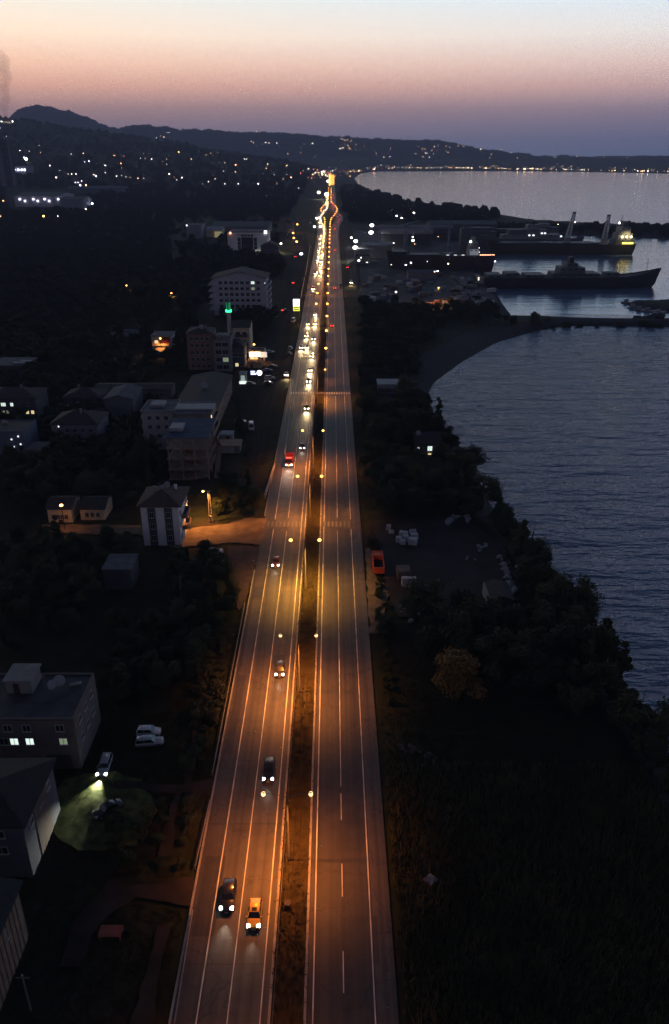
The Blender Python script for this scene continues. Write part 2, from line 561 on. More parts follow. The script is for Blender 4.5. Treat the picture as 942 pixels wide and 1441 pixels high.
def asphalt(name, col, rough=.62, spec=.35):
    m = mat(name, col, rough, .16, .5, spec=spec, bump=.25, bscale=9)
    nt = m.node_tree; N = nt.nodes; L = nt.links; b = N['Principled BSDF']
    ge = N.new('ShaderNodeNewGeometry')
    mp = N.new('ShaderNodeMapping'); mp.inputs['Scale'].default_value = (1.25, .012, 1)
    L.new(ge.outputs['Position'], mp.inputs['Vector'])
    n = N.new('ShaderNodeTexNoise'); n.inputs['Scale'].default_value = 1.0; n.inputs['Detail'].default_value = 3
    L.new(mp.outputs['Vector'], n.inputs['Vector'])
    n5 = N.new('ShaderNodeTexNoise'); n5.inputs['Scale'].default_value = .09; n5.inputs['Detail'].default_value = 6
    L.new(ge.outputs['Position'], n5.inputs['Vector'])
    r = N.new('ShaderNodeMapRange'); r.inputs['From Min'].default_value = .3; r.inputs['From Max'].default_value = .7; r.inputs['To Min'].default_value = .62; r.inputs['To Max'].default_value = 1.3
    L.new(n.outputs['Fac'], r.inputs['Value'])
    r5 = N.new('ShaderNodeMapRange'); r5.inputs['From Min'].default_value = .35; r5.inputs['From Max'].default_value = .65; r5.inputs['To Min'].default_value = .85; r5.inputs['To Max'].default_value = 1.12
    L.new(n5.outputs['Fac'], r5.inputs['Value'])
    mu = N.new('ShaderNodeMath'); mu.operation = 'MULTIPLY'; L.new(r.outputs['Result'], mu.inputs[0]); L.new(r5.outputs['Result'], mu.inputs[1])
    vo = N.new('ShaderNodeTexVoronoi'); vo.feature = 'DISTANCE_TO_EDGE'; vo.inputs['Scale'].default_value = .11
    wn = N.new('ShaderNodeTexNoise'); wn.inputs['Scale'].default_value = .5; wn.inputs['Detail'].default_value = 4
    L.new(ge.outputs['Position'], wn.inputs['Vector'])
    wa = N.new('ShaderNodeVectorMath'); wa.operation = 'MULTIPLY_ADD'; wa.inputs[1].default_value = (4, 4, 0)
    L.new(wn.outputs['Color'], wa.inputs[0]); L.new(ge.outputs['Position'], wa.inputs[2]); L.new(wa.outputs[0], vo.inputs['Vector'])
    cr_ = N.new('ShaderNodeMapRange'); cr_.inputs['From Max'].default_value = .012; cr_.inputs['To Min'].default_value = .55
    L.new(vo.outputs['Distance'], cr_.inputs['Value'])
    mc = N.new('ShaderNodeMath'); mc.operation = 'MULTIPLY'; L.new(mu.outputs[0], mc.inputs[0]); L.new(cr_.outputs['Result'], mc.inputs[1]); mu = mc
    old = b.inputs['Base Color'].links[0].from_socket
    vm = N.new('ShaderNodeVectorMath'); vm.operation = 'SCALE'; L.new(old, vm.inputs[0]); L.new(mu.outputs[0], vm.inputs['Scale'])
    L.new(vm.outputs[0], b.inputs['Base Color'])
    return m


ASPH = asphalt("worn_asphalt", (.060, .056, .054))
ASPH2 = asphalt("old_asphalt", (.040, .037, .037))
SHLD = asphalt("shoulder_asphalt", (.064, .057, .053))
PAINT = mat("road_paint", (.30, .28, .26), .7, col2=(.64, .62, .57), scale=.35)
CONC = mat("concrete", (.26, .25, .235), .85, .25, .8, bump=.3)
DIRT = mat("packed_dirt", (.17, .125, .085), .95, .3, .35, spec=.1, bump=.5)
DIRT2 = mat("dark_dirt", (.034, .027, .021), .95, .35, .3, spec=.1, bump=.5)
VERGE = mat("verge_grass", (.018, .022, .008), .95, col2=(.040, .036, .018), scale=.7, spec=.05, bump=.8, bscale=3)

XL0, XL1, XLm, XLi, XLe = -18.1, -15.3, -11.86, -8.2, -7.35
XR0, XRi, XRc, XR1, XRe = -3.05, -2.3, 1.2, 4.72, 7.35
strip("left_carriageway", XL0, XLe, 0.0, ASPH, -1, thick=.8)
strip("right_carriageway", XR0, XRe, 0.0, ASPH2, 1, thick=.8)
# shoulders in a slightly different surface
strip("left_shoulder", XL0 + .05, XL1 - .25, .004, SHLD, -1)
strip("right_shoulder", XR1 + .25, XRe - .05, .004, SHLD, 1)
# median: kerbs of 0.13 m and a grass strip between them
mb = MB(); vs = []; fs = []
for y in YS:
    o = bend(y); vs += [(XLe + .28 - o, y, .10), (XR0 - .28 + o, y, .10)]
fs = [(2 * i, 2 * i + 1, 2 * i + 3, 2 * i + 2) for i in range(len(YS) - 1)]
tag(mb.add(vs, fs).build("median_strip", mat("median_turf", (.030, .027, .013), .95, col2=(.062, .050, .024), scale=.9, spec=.05, bump=.6, bscale=3), fix=False), kind='structure')  # turf browner and paler than the verges, lamp glow put into its colour
strip("median_kerb", XLe, XLe + .3, .13, CONC, -1, thick=.9)
strip("median_kerb", XR0 - .3, XR0, .13, CONC, 1, thick=.9)
# two shallow concrete drain edges in the median
YN = [y for y in YS if y < 900]
strip("median_drain", -5.55, -5.38, .125, DIRT2, 0, ys=YN, thick=.3)
strip("median_drain", -4.75, -4.58, .125, DIRT2, 0, ys=YN, thick=.3)
strip("left_verge_kerb", XL0 - .28, XL0, .10, CONC, -1, ys=[y for y in YS if y < 168], thick=.8)
strip("left_verge_kerb", XL0 - .28, XL0, .10, CONC, -1, ys=[y for y in YS if 185 < y < 2600], thick=.8)

# repaired patches and transverse joints, lying on the carriageways
rp_ = random.Random(8)
PATCH = [asphalt("patch_dark", (.034, .032, .031), .55), asphalt("patch_pale", (.075, .070, .066), .7)]
for k in range(26):
    left = rp_.random() < .6
    lx = rp_.choice([-15.0, -11.6, -10.4, -17.6]) if left else rp_.choice([-2.0, 1.6, 3.0, 5.1])
    y = 50 + 330 * rp_.random() ** 1.4; w_ = rp_.uniform(.7, 3.0); l_ = rp_.uniform(1.5, 14)
    w_ = min(w_, (XLe - .5 if left else XRe - .5) - lx)
    tag(MB().box(lx, lx + w_, y, y + l_, .0, .0055 + .0002 * k).build("road_patch", PATCH[k % 3 == 0]), kind='structure')
for k, y in enumerate((62.5, 66.6, 84, 97, 133, 150, 171, 203, 236)):
    lx, rx_ = (XL0 + .1, XLe - .1) if k % 3 != 1 else (XR0 + .1, XRe - .1)
    tag(MB().box(lx, rx_, y, y + .12 + .05 * (k % 3), .0, .0062).build("road_joint", PATCH[0]), kind='structure')
mk = MB()


def line(x, wd, y0, y1, side, z=.010):
    ys_ = [y0] + [y for y in YS if y0 < y < y1] + [y1]
    vs = []
    for y in ys_:
        o = side * bend(y); vs += [(x - wd / 2 + o, y, z), (x + wd / 2 + o, y, z)]
    mk.add(vs, [(2 * i, 2 * i + 1, 2 * i + 3, 2 * i + 2) for i in range(len(ys_) - 1)])


CR1, CR2 = 309.0, 185.0
for x, sd_ in ((XL1, -1), (XLi, -1), (XRi, 1), (XR1, 1)):
    wd = .16
    if x in (XLi, XRi):
        line(x, wd, -40, CR1 - 3, sd_); line(x, wd, CR1 + 3, 2600, sd_)
    else:
        line(x, wd, -40, CR2 - 3, sd_); line(x, wd, CR2 + 3, CR1 - 3, sd_); line(x, wd, CR1 + 3, 2600, sd_)
line(XLm, .13, -40, CR2 - 4, -1); line(XLm, .13, CR2 + 4, CR1 - 4, -1); line(XLm, .13, CR1 + 4, 2600, -1)
y = 59.0 - 12.9 * 6
for k in range(9):
    if y + 5.2 < 92: line(XRc, .13, y, y + 5.2, 1)
    y += 12.9
line(XRc, .13, 91.5, CR2 - 4, 1); line(XRc, .13, CR2 + 4, CR1 - 4, 1); line(XRc, .13, CR1 + 4, 2600, 1)
x = XL0 + 1.0
while x < XLe - .6:
    mk.box(x, x + .5, CR1 - 1.6, CR1 + 1.6, .009, .012); x += 1.0
x = XR0 + .5
while x < XRe - .5:
    mk.box(x, x + .5, CR1 - 1.6, CR1 + 1.6, .009, .012); x += 1.0
tag(mk.build("road_markings", PAINT, fix=False), kind='structure')
wk = MB()
x = XL0 + 1.0
while x < XR1:
    if x < XLe - .6 or x > XR0 + .3: wk.box(x, x + .5, CR2 - 1.6, CR2 + 1.6, .014, .017)
    x += 1.05
tag(wk.build("worn_road_markings", mat("worn_paint", (.12, .115, .11), .7, .35, 2.0), fix=False), kind='structure')
tag(MB().box(XLe + .35, XR0 - .35, CR1 - 1.2, CR1 + 1.2, .02, .145).build("crossing_path", CONC), kind='structure')


def sheet(name, px, z, m, kind='structure', thick=.25):
    """a surface on the land, thick enough to have an edge"""
    raw = [G(a, b_, z) for a, b_ in px]
    pts = []; rj = random.Random(len(px) * 7 + int(px[0][0]))
    for i, p in enumerate(raw):
        q = raw[(i + 1) % len(raw)]; ln = (q - p).length; k = max(1, min(60, int(ln / max(1.3, .008 * p.y))))
        nrm = Vector((-(q - p).y, (q - p).x, 0)).normalized()
        for j in range(k):
            t = j / k
            pts.append(p.lerp(q, t) + nrm * rj.uniform(-.35, .35) * (1 if j else .3))
    n = len(pts)
    top = [(p.x, p.y, z) for p in pts]; bot = [(p.x, p.y, z - thick) for p in pts]
    mb = MB(); mb.poly(top)
    mb.add(top + bot, [(i, (i + 1) % n, n + (i + 1) % n, n + i) for i in range(n)])
    return tag(mb.build(name, m), kind=kind)


sheet("dirt_road", [(374.5, 729), (368.5, 766), (330, 763), (266, 768), (250, 771), (196, 752), (130, 752), (60, 748), (60, 738), (140, 738), (200, 740), (262, 746), (282, 741), (322, 737), (345, 729)], .03, DIRT)
sheet("paved_lot", [(366, 768), (347, 840), (336, 858), (318, 812), (322, 768)], .02, mat("lot_paving", (.05, .036, .034), .9, .3, .5))
sheet("service_road", [(399, 553), (404, 505), (411, 455), (416, 430), (421.5, 405), (424, 392), (404, 394), (398, 424), (391, 455), (370, 470), (352, 505), (335, 540), (325, 556), (336, 572), (338, 600), (352, 640), (352, 655), (371, 652), (385, 600)], .03, asphalt("service_asphalt", (.030, .026, .024), .95, .05))
sheet("side_street", [(424, 392), (429, 360), (432, 335), (420, 335), (412, 360), (404, 394)], .03, MATS["service_asphalt"])
sheet("harbour_road", [(506, 404), (500, 404), (490, 376), (486, 352), (485, 338), (491, 338), (496, 352), (501, 376)], .03, asphalt("harbour_asphalt", (.06, .06, .063), .95, .08))
sheet("roadside_apron", [(520.5, 890), (513.5, 772), (522, 772), (530, 812), (548, 828), (540, 870), (533, 890)], .0, mat("apron_dirt", (.11, .095, .08), .9, .35, .5))
sheet("yard_soil", [(525, 733), (640, 726), (705, 760), (722, 800), (735, 842), (640, 866), (560, 868), (545, 830)], .06, mat("yard_dirt", (.030, .026, .024), .95, .4, .15))
for p in ([(286, 962), (292, 962), (268, 1102), (258, 1102)], [(247, 1112), (255, 1112), (239, 1205), (222, 1205)], [(222, 1302), (240, 1302), (208, 1460), (180, 1460)]):
    sheet("farm_track", p, .08, DIRT2)
sheet("farm_track", [(302, 1096), (296, 1120), (160, 1108), (160, 1098), (250, 1104)], .07, DIRT2)
sheet("farm_track", [(274, 1234), (269, 1276), (190, 1262), (140, 1300), (110, 1360), (86, 1360), (100, 1300), (150, 1244), (215, 1246)], .07, DIRT2)
sheet("harbour_yard", [(505, 415), (508, 395), (503, 352), (497, 325), (640, 322), (735, 330), (690, 357), (668, 379), (668, 394), (684, 402), (698, 420), (704, 430), (560, 428)], .08, mat("yard_concrete", (.035, .035, .04), .9, .45, .06), thick=4.2)

sheet("lit_pool_turf", [(92, 1096), (150, 1084), (200, 1096), (222, 1140), (190, 1190), (110, 1196), (76, 1170), (78, 1120)], .06, mat("lit_grass_turf", (.026, .034, .012), .95, col2=(.10, .115, .045), scale=.7, spec=.05, bump=1.0, bscale=5))  # turf colour paler than the ground around, to brighten the headlight pool
# ------------------------------------------------------------------ lamps of the road
STEEL = mat("galvanised_steel", (.30, .30, .30), .5, .2, 2, metal=.6)
DSTEEL = mat("dark_steel", (.06, .06, .065), .55, .2, 2, metal=.4)
RAILM = mat("dull_rail_steel", (.10, .095, .09), .7, .3, 2, metal=.2)
LH = 12.0
SOD = [(1, .25, .032), (1, .28, .045), (1, .40, .05), (1, .32, .05)]
LENS = glow("sodium_lens", (1.0, .62, .30), 2.0)
LENSF = glow("sodium_lens_far", (1.0, .42, .07), 14)
LENSM = glow("sodium_lens_amber", (1.0, .56, .14), 3.4)
LENSD = mat("unlit_lens", (.25, .24, .22), .3, .1)


def head_mb(sx):
    """tear drop lamp head, the glass bowl bulging out all round under a small cap"""
    h = MB().lathe([(.02, .20), (.12, .19), (.17, .10)], 10)
    h.tube([(-sx * .55, 0, .06), (0, 0, .16)], .06, 6)
    b = MB().blob((0, 0, -.04), .30, .42, .21, nu=12, nv=8)
    return h, b


hh = {}
for sx in (-1, 1):
    h, b = head_mb(sx)
    bm2 = MB().blob((0, 0, -.04), .42, .54, .26, nu=12, nv=8)
    bf = MB().blob((0, 0, -.04), .50, .62, .3, nu=12, nv=8)
    hh[sx] = (h.mesh("lamp_head", DSTEEL, True), b.mesh("lens", LENS, True), bf.mesh("lens", LENSF, True), b.mesh("lens", LENSD, True), bm2.mesh("lens", LENSM, True))
post_me = {}


def post_mesh(al, ar):
    k = (round(al, 1), round(ar, 1))
    if k not in post_me:
        p = MB().tube([(0, 0, 0), (0, 0, .5), (0, 0, .51), (0, 0, LH - .5)], [.16, .16, .11, .07], 8)
        a1 = MB().tube([(0, 0, LH - .6), (-al * .5, 0, LH - .1), (-al + .5, 0, LH + .05)], .05, 6)
        a2 = MB().tube([(0, 0, LH - .6), (ar * .5, 0, LH - .1), (ar - .5, 0, LH + .05)], .05, 6)
        post_me[k] = (p.mesh("pole", DSTEEL, True), a1.mesh("arm", DSTEEL, True), a2.mesh("arm", DSTEEL, True))
    return post_me[k]


def spot(parent, loc, power, col, size=R(138), blend=.95, rot=(0, 0, 0), rad=.12):
    l = bpy.data.lights.new("lamp_light", 'SPOT')
    l.energy = power; l.color = col; l.spot_size = size; l.spot_blend = blend; l.shadow_soft_size = rad
    o = bpy.data.objects.new("lamp_light", l); COL.objects.link(o)
    o.parent = parent; o.location = loc; o.rotation_euler = rot
    return o


ORD = ["first", "second", "third", "fourth", "fifth", "sixth", "seventh", "eighth", "ninth", "tenth", "eleventh", "twelfth"]
LP = 30000.0
i = 0
Y = 40.6
while Y < 2250:
    o_ = bend(Y)
    near = Y < 330
    unlit = (250 < Y < 445)           # the left heads of these posts are dark
    if o_ < 2.2:
        xs = [(-6.0 , 3.1 + o_ , 3.1 + o_)]
    else:
        xs = [(XLe - o_ + .6, 2.0, None), (XR0 + o_ - .6, None, 2.0)]
    for (x, al, ar) in xs:
        if Y > 1000 and random.random() < .18: continue
        r = empty("median_street_lamp", (x, Y + (random.uniform(-7, 7) if Y > 900 else 0), .1))
        pm = post_mesh(al or 3.1, ar or 3.1)
        link("pole", pm[0], r)
        lit = 0
        for sx, a, am in ((-1, al, pm[1]), (1, ar, pm[2])):
            if a is None: continue
            link("arm", am, r)
            hd = link("lamp_head", hh[sx][0], r, (sx * a, 0, LH))
            off = (sx < 0 and unlit) or (sx > 0 and abs(Y - 262.6) < 5)
            link("lens", hh[sx][3] if off else (hh[sx][1] if Y < 125 else hh[sx][4] if near else hh[sx][2]), hd)
            if not off:
                lit += 1
                if Y < 1000 or i % 2 == 0:
                    c = SOD[[0, 0, 1, 2, 3, 1, 1, 3][i % 8]]
                    pw = LP * [.85, .62, .85, 1.4, 1.0, 1.0, .8, 1.0, .9, 1.0, .9][i % 11] * random.uniform(.9, 1.1) * (1 if Y < 280 else 1.7)
                    spot(r, (sx * a, 0, LH - .30), pw * (1.0 if sx < 0 else (.55 if i < 3 else .66)), c)
        if i < 12 and o_ < 2.2:
            lab = "double-armed street lamp in the grass median, %s from the camera end" % ORD[i]
            if unlit: lab += ", left head dark"
        elif o_ < 2.2:
            lab = "distant double-armed sodium lamp in the straight median of the highway"
        else:
            lab = "single-armed sodium lamp on the kerb of the oval island far up the highway"
        tag(r, lab, "street lamp", "sodium street lamps along the median" if i < 12 and o_ < 2.2 else ("far sodium lamps of the median" if o_ < 2.2 else "sodium lamps round the oval island"))
    i += 1
    Y += 37.0

# guard rail along the median's left kerb
gr = empty("guard_rail", (XLe + .62, 40, .1))
tag(gr, "steel guard rail on closely spaced posts along the left kerb of the grass median", "guard rail")
b = MB()
for z0, z1, y0 in ((.50, .60, -.04), (.64, .74, -.04)):
    b.box(-.07, -.02, 0, 330, z0, z1)
b.box(-.03, -.01, 0, 330, .55, .70)
b.build("rail_beam", RAILM, gr)
pm = MB().box(0, .10, -.06, .06, -.1, .72).box(-.02, .3, -.045, .045, .0, .05).mesh("rail_post", RAILM)
for k in range(100): link("rail_post", pm, gr, (0, .5 + k * 2.0, 0))
b = MB()
for k in range(64): b.box(0, .10, 200.5 + k * 2 - .06, 200.5 + k * 2 + .06, -.1, .72)
tag(b.build("rail_posts", RAILM, gr), kind='stuff')
b = MB().box(-.35, .35, -.35, .35, 0, .5).box(-.4, .4, -.4, .4, .5, .58)
tag(b.build("utility_box", mat("box_concrete", (.06, .055, .05), .9, .2, .8), None, (-5.9, 70.5, .1)), "small square concrete utility box standing in the grass median", "utility box")
# long low rails of the left road edge
for (a, b_, lab) in (((300, 1090), (345, 852), "thin steel guard rail on the left road edge below the dark paved lot"), ((247, 1441), (272, 1285), "thin steel guard rail on the left road edge beside the two leading cars"), ((276, 1222), (296, 1130), "short steel guard rail on the left road edge between the two farm track mouths")):
    p, q = G(*a, 0), G(*b_, 0)
    r = empty("edge_rail", (p.x, p.y, 0)); tag(r, lab, "guard rail")
    d = (q - p); ln = d.length; r.rotation_euler[2] = math.atan2(d.y, d.x)
    MB().box(0, ln, -.04, .04, .45, .75).build("rail_beam", STEEL, r)
    for k in range(int(ln // 4) + 1): MB().box(k * 4 - .05, k * 4 + .05, .04, .14, -.4, .7).build("rail_post", STEEL, r)
# pale edge walls beside the service road
for a, b_, h, lab in (((373, 700), (387, 656), .9, "low pale retaining wall at the mouth of the service road by the red truck"),
                      ((401, 640), (409, 575), .7, "low grey kerb wall between the service road hedge and the highway"),
                      ((421, 432), (429, 392), .9, "pale low wall behind the white and yellow lit sign"),
                      ((430, 388), (437, 345), .9, "pale low wall running up the highway beyond the lit sign")):
    p, q = G(*a, 0), G(*b_, 0); d = q - p
    r = MB().box(0, d.length, -.15, .15, -.5, h).box(-.02, d.length + .02, -.2, .2, h, h + .08).build("edge_wall", mat("pale_wall", (.42, .40, .37), .9, .2, .6))
    r.location = p; r.rotation_euler[2] = math.atan2(d.y, d.x)
    tag(r, lab, "low wall")

# ------------------------------------------------------------------ vehicles
GLASS = mat("car_glass", (.012, .013, .016), .12, .1, 1, spec=.5)
TYRE = mat("tyre_rubber", (.02, .02, .02), .9, .2, 4)
RIMM = mat("wheel_rim", (.35, .35, .36), .35, .1, 4, metal=.8)
PLATE = mat("number_plate", (.6, .6, .6), .5, .05)
BUMP = mat("bumper_plastic", (.03, .03, .032), .6, .2)
HLON = glow("headlight_on", (1, .94, .86), 24)
HLFAR = glow("headlight_on_far", (1, .74, .42), 45)
HLOFF = mat("headlight_off", (.45, .46, .48), .15, .1)
TLON = glow("tail_light_on", (1, .03, .02), 5)
TLFAR = glow("tail_light_on_far", (1, .045, .02), 14)
TLOFF = mat("tail_light_off", (.16, .012, .012), .3, .1)


def paint(n, c):
    return mat("paint_" + n, c, .32, .06, .4, metal=.1, spec=.5, coat=.6)


PAINTS = {'black': paint('black', (.012, .012, .014)), 'dark': paint('dark', (.03, .03, .035)), 'white': paint('white', (.62, .62, .62)), 'silver': paint('silver', (.34, .35, .36)),
          'red': paint('red', (.28, .02, .015)), 'blue': paint('blue', (.03, .045, .12)), 'yellow': paint('yellow', (.70, .43, .06)), 'wine': paint('wine', (.09, .015, .015)), 'grey': paint('grey', (.12, .12, .125)),
          'orange': paint('orange', (.62, .10, .02))}
# length, width, bonnet height, roof height, cabin front, cabin rear (fractions of the length from the nose)
KIND = {'sedan': (4.5, 1.76, .92, 1.45, .30, .86), 'hatch': (4.0, 1.72, .95, 1.50, .26, .97), 'suv': (4.5, 1.86, 1.08, 1.70, .26, .98), 'estate': (4.6, 1.78, .95, 1.5, .28, .985), 'van': (5.4, 1.98, 1.25, 2.35, .12, .995)}
CARME = {}


def car_meshes(kind, pt):
    if (kind, pt) in CARME: return CARME[(kind, pt)]
    L_, W_, hb, hr, cf, cb = KIND[kind]
    P = PAINTS[pt]
    hw = W_ / 2
    b = MB()

    def sec(y, w, zb, zm, zt):
        return [(-w * .90, y, zb), (-w, y, zm), (-w * .97, y, zt - .10), (-w * .80, y, zt), (w * .80, y, zt), (w * .97, y, zt - .10), (w, y, zm), (w * .90, y, zb)]
    nose = -L_ / 2
    yf = nose + cf * L_; yb = nose + cb * L_
    tail = L_ / 2
    zt = hb + .04
    rear = zt if cb < .92 else zt + .02
    S = [sec(nose, hw * .72, .30, .48, hb * .66), sec(nose + .10, hw * .88, .24, .52, hb * .76), sec(nose + .45, hw * .97, .22, .56, hb * .88), sec(nose + .9, hw, .22, .58, hb * .96), sec(yf, hw, .22, .60, zt),
         sec((yf + yb) / 2, hw, .22, .60, zt), sec(min(yb, tail - .3), hw, .22, .62, rear), sec(tail - .12, hw * .95, .26, .62, rear * .97), sec(tail, hw * .86, .32, .60, rear * .86)]
    b.loft(S)
    # wheel arches: darker lips set just proud of the sides
    body = b.mesh("body", P, True)
    # cabin (glass) and roof
    c = MB(); sl = .62 if kind != 'van' else .5; slb = .5 if cb < .92 else .28
    wb, wr = hw * .93, hw * .76
    y2 = yf + sl; y3 = yb - slb
    c.loft([[(-wb, yf, zt - .03), (wb, yf, zt - .03), (wb, yf + .01, zt - .02), (-wb, yf + .01, zt - .02)],
            [(-wb, yf + .02, zt - .03), (wb, yf + .02, zt - .03), (wb * .98, yf + .05, zt), (-wb * .98, yf + .05, zt)],
            [(-wb, y2, zt - .03), (wb, y2, zt - .03), (wr, y2, hr - .04), (-wr, y2, hr - .04)],
            [(-wb, y3, zt - .03), (wb, y3, zt - .03), (wr, y3, hr - .04), (-wr, y3, hr - .04)],
            [(-wb, yb, zt - .03), (wb, yb, zt - .03), (wb * .98, yb - .02, zt), (-wb * .98, yb - .02, zt)]])
    cab = c.mesh("windows", GLASS)
    r = MB()
    r.loft([[(-wr * .98, y2 - .04, hr - .05), (-wr * .9, y2 - .02, hr - .015), (wr * .9, y2 - .02, hr - .015), (wr * .98, y2 - .04, hr - .05)],
            [(-wr * 1.01, (y2 + y3) / 2, hr - .045), (-wr * .88, (y2 + y3) / 2, hr + .02), (wr * .88, (y2 + y3) / 2, hr + .02), (wr * 1.01, (y2 + y3) / 2, hr - .045)],
            [(-wr * .98, y3 + .04, hr - .05), (-wr * .9, y3 + .02, hr - .015), (wr * .9, y3 + .02, hr - .015), (wr * .98, y3 + .04, hr - .05)]])
    for s in (-1, 1):     # pillars
        for (ya, za, xa, yb_, zb_, xb_) in ((yf + .06, zt, wb, y2, hr - .03, wr), (y3, hr - .03, wr, yb - .04, zt, wb), ((y2 + y3) / 2, zt, wb, (y2 + y3) / 2, hr - .03, wr)):
            r.tube([(s * xa, ya, za), (s * xb_ if False else s * xb_, yb_, zb_)], .035, 5)
    roof = r.mesh("roof", P, True)
    wh = MB(); ri = MB(); rad = .33 if kind != 'suv' else .37
    wh.tube([(-.11, 0, 0), (-.09, 0, 0), (.09, 0, 0), (.11, 0, 0)], [rad - .03, rad, rad, rad - .03], 14)
    ri.tube([(-.118, 0, 0), (.118, 0, 0)], rad * .62, 10)
    wm1, wm2 = wh.mesh("wheel", TYRE, True), ri.mesh("rim", RIMM)
    hl = {}
    for s in (-1, 1):
        q = MB()
        x0, x1 = s * hw * .52, s * hw * .93
        q.loft([[(x0, nose + .055, hb * .60), (x1, nose + .16, hb * .60), (x1, nose + .17, hb * .80), (x0, nose + .06, hb * .80)],
                [(x0, nose - .005, hb * .60), (x1, nose + .09, hb * .61), (x1 * 1.005, nose + .20, hb * .83), (x0, nose + .10, hb * .82)],
                [(x0 * 1.05, nose + .30, hb * .86), (x1 * 1.0, nose + .42, hb * .80), (x1 * 1.01, nose + .50, hb * .84), (x0 * 1.1, nose + .42, hb * .885)]])
        hl[s] = {True: q.mesh("headlight", HLON), False: q.mesh("headlight", HLOFF), 'far': q.mesh("headlight", HLFAR)}
    tl = {}
    for s in (-1, 1):
        q = MB().box(min(s * hw * .50, s * hw * .90), max(s * hw * .50, s * hw * .90), tail - .10, tail + .025, rear * .70, rear * .94)
        tl[s] = {True: q.mesh("tail_light", TLON), False: q.mesh("tail_light", TLOFF), 'far': q.mesh("tail_light", TLFAR)}
    mi = {s: MB().blob((s * (hw + .10), yf + .28, zt + .06), .11, .06, .08).mesh("wing_mirror", P, True) for s in (-1, 1)}
    bu = MB().box(-hw * .74, hw * .74, nose - .03, nose + .12, .28, .44).box(-.55, .55, nose - .02, nose + .1, .46, .56).mesh("front_bumper", BUMP)
    pl = MB().box(-.26, .26, nose - .05, nose - .032, .33, .43).mesh("number_plate", PLATE)
    CARME[(kind, pt)] = (body, cab, roof, wm1, wm2, hl, tl, mi, bu, pl, L_, W_, rad, hb)
    return CARME[(kind, pt)]


def car(kind, pt, x, y, z, rz, label, group=None, lights='off', name="parked_car", far=False, cat="car"):
    body, cab, roof, w1, w2, hl, tl, mi, bu, pl, L_, W_, rad, hb = car_meshes(kind, pt)
    r = empty(name, (x, y, z), rz)
    tag(r, label, cat, group)
    link("body", body, r); link("windows", cab, r); link("roof", roof, r)
    if lights == 'front':
        for s in (-1, 1): link("headlight", hl[s]['far' if far else True], r)
    elif not far or lights == 'off':
        for s in (-1, 1): link("headlight", hl[s][False], r)
    for s in (-1, 1): link("tail_light", tl[s]['far' if far else True] if lights in ('rear',) else tl[s][False], r)
    if not far:
        for sx in (-1, 1):
            for yy in (-.31, .30):
                wo = link("wheel", w1, r, (sx * (W_ / 2 - .10), yy * L_, rad)); link("rim", w2, wo)
        for s in (-1, 1): link("wing_mirror", mi[s], r)
        link("front_bumper", bu, r); link("number_plate", pl, r)
    if lights == 'front':
        s_ = spot(r, (0, -L_ / 2 - .25, .72), 220 if not far else 6500, (1, .70, .34) if far else (1, .90, .70), R(62), 1.0, (R(90 - 7), 0, R(180)), .1)
    return r


def on_road(px, py):
    return G(px, py, 0)


def car_at(px, py, kind, pt, label, front=True, **k):
    """py is where the nose (coming) or the tail (going) meets the road"""
    p = on_road(px, py); L_ = KIND[kind][0]
    return car(kind, pt, p.x, p.y + L_ / 2, .012, 0 if front else math.pi, label, lights='front' if front else 'rear', name="oncoming_car" if front else "departing_car", **k)


car_at(319, 1287, 'suv', 'black', "black off-road car with bright headlights, in the lane beside the yellow car")
yc = car_at(357, 1311, 'hatch', 'yellow', "yellow car with lit headlights, first in the lane beside the median")
for o in [x for x in bpy.data.objects if x.type == 'LIGHT' and x.parent and x.parent.name.startswith('oncoming_car') and x.parent.location.y < 75]:
    o.data.energy = 900 if o.parent.location.x < -11 else 350; o.data.spot_size = R(60); o.rotation_euler = (R(87), 0, R(180)); o.data.color = (1, .86, .62)
MB().box(-.32, .32, -.25, .25, 1.515, 1.535).build("sunroof", GLASS, yc)
car_at(377.5, 1103, 'estate', 'black', "black car with bright headlights, just above the lowest visible pair of lamps")
car_at(393.5, 955, 'hatch', 'dark', "dark car with headlights in the lane by the median, ahead of the second lamp pair")
car_at(388, 800, 'sedan', 'wine', "wine red car with headlights in the middle lane beside the dirt road mouth")
car_at(425.5, 634, 'sedan', 'dark', "dark car with headlights beside the red truck")
q = [(431.5, 578, 'sedan', 'dark', "dark car alone on the near side of the zebra crossing, headlights on"), (434.5, 540, 'suv', 'blue', "blue car with headlights just beyond the zebra crossing"), (436.5, 524, 'sedan', 'blue', "car second beyond the zebra crossing, headlights on"),
     (439, 504, 'hatch', 'dark', "small car third beyond the zebra crossing, headlights on"), (424, 491.5, 'hatch', 'wine', "small car of a side by side pair, in the outer left lane"), (432, 491.5, 'sedan', 'dark', "car of a side by side pair, nearer the median"),
     (441.5, 479.5, 'sedan', 'blue', "blue car throwing a long white beam in the median lane"), (431.5, 475, 'hatch', 'wine', "dark red car with headlights in the middle lane behind the side by side pair"),
     (433.5, 458.5, 'sedan', 'dark', "dark car level with the parked white car on the service road"), (443.5, 458.5, 'suv', 'silver', "silver car with headlights in the median lane level with the first unpaired lamp"),
     (443.8, 445, 'hatch', 'white', "pale car with headlights between the two single amber lamps")]
for px, py, k, c, lab in q: car_at(px, py, k, c, lab, far=True, group="oncoming cars beyond the zebra crossing")
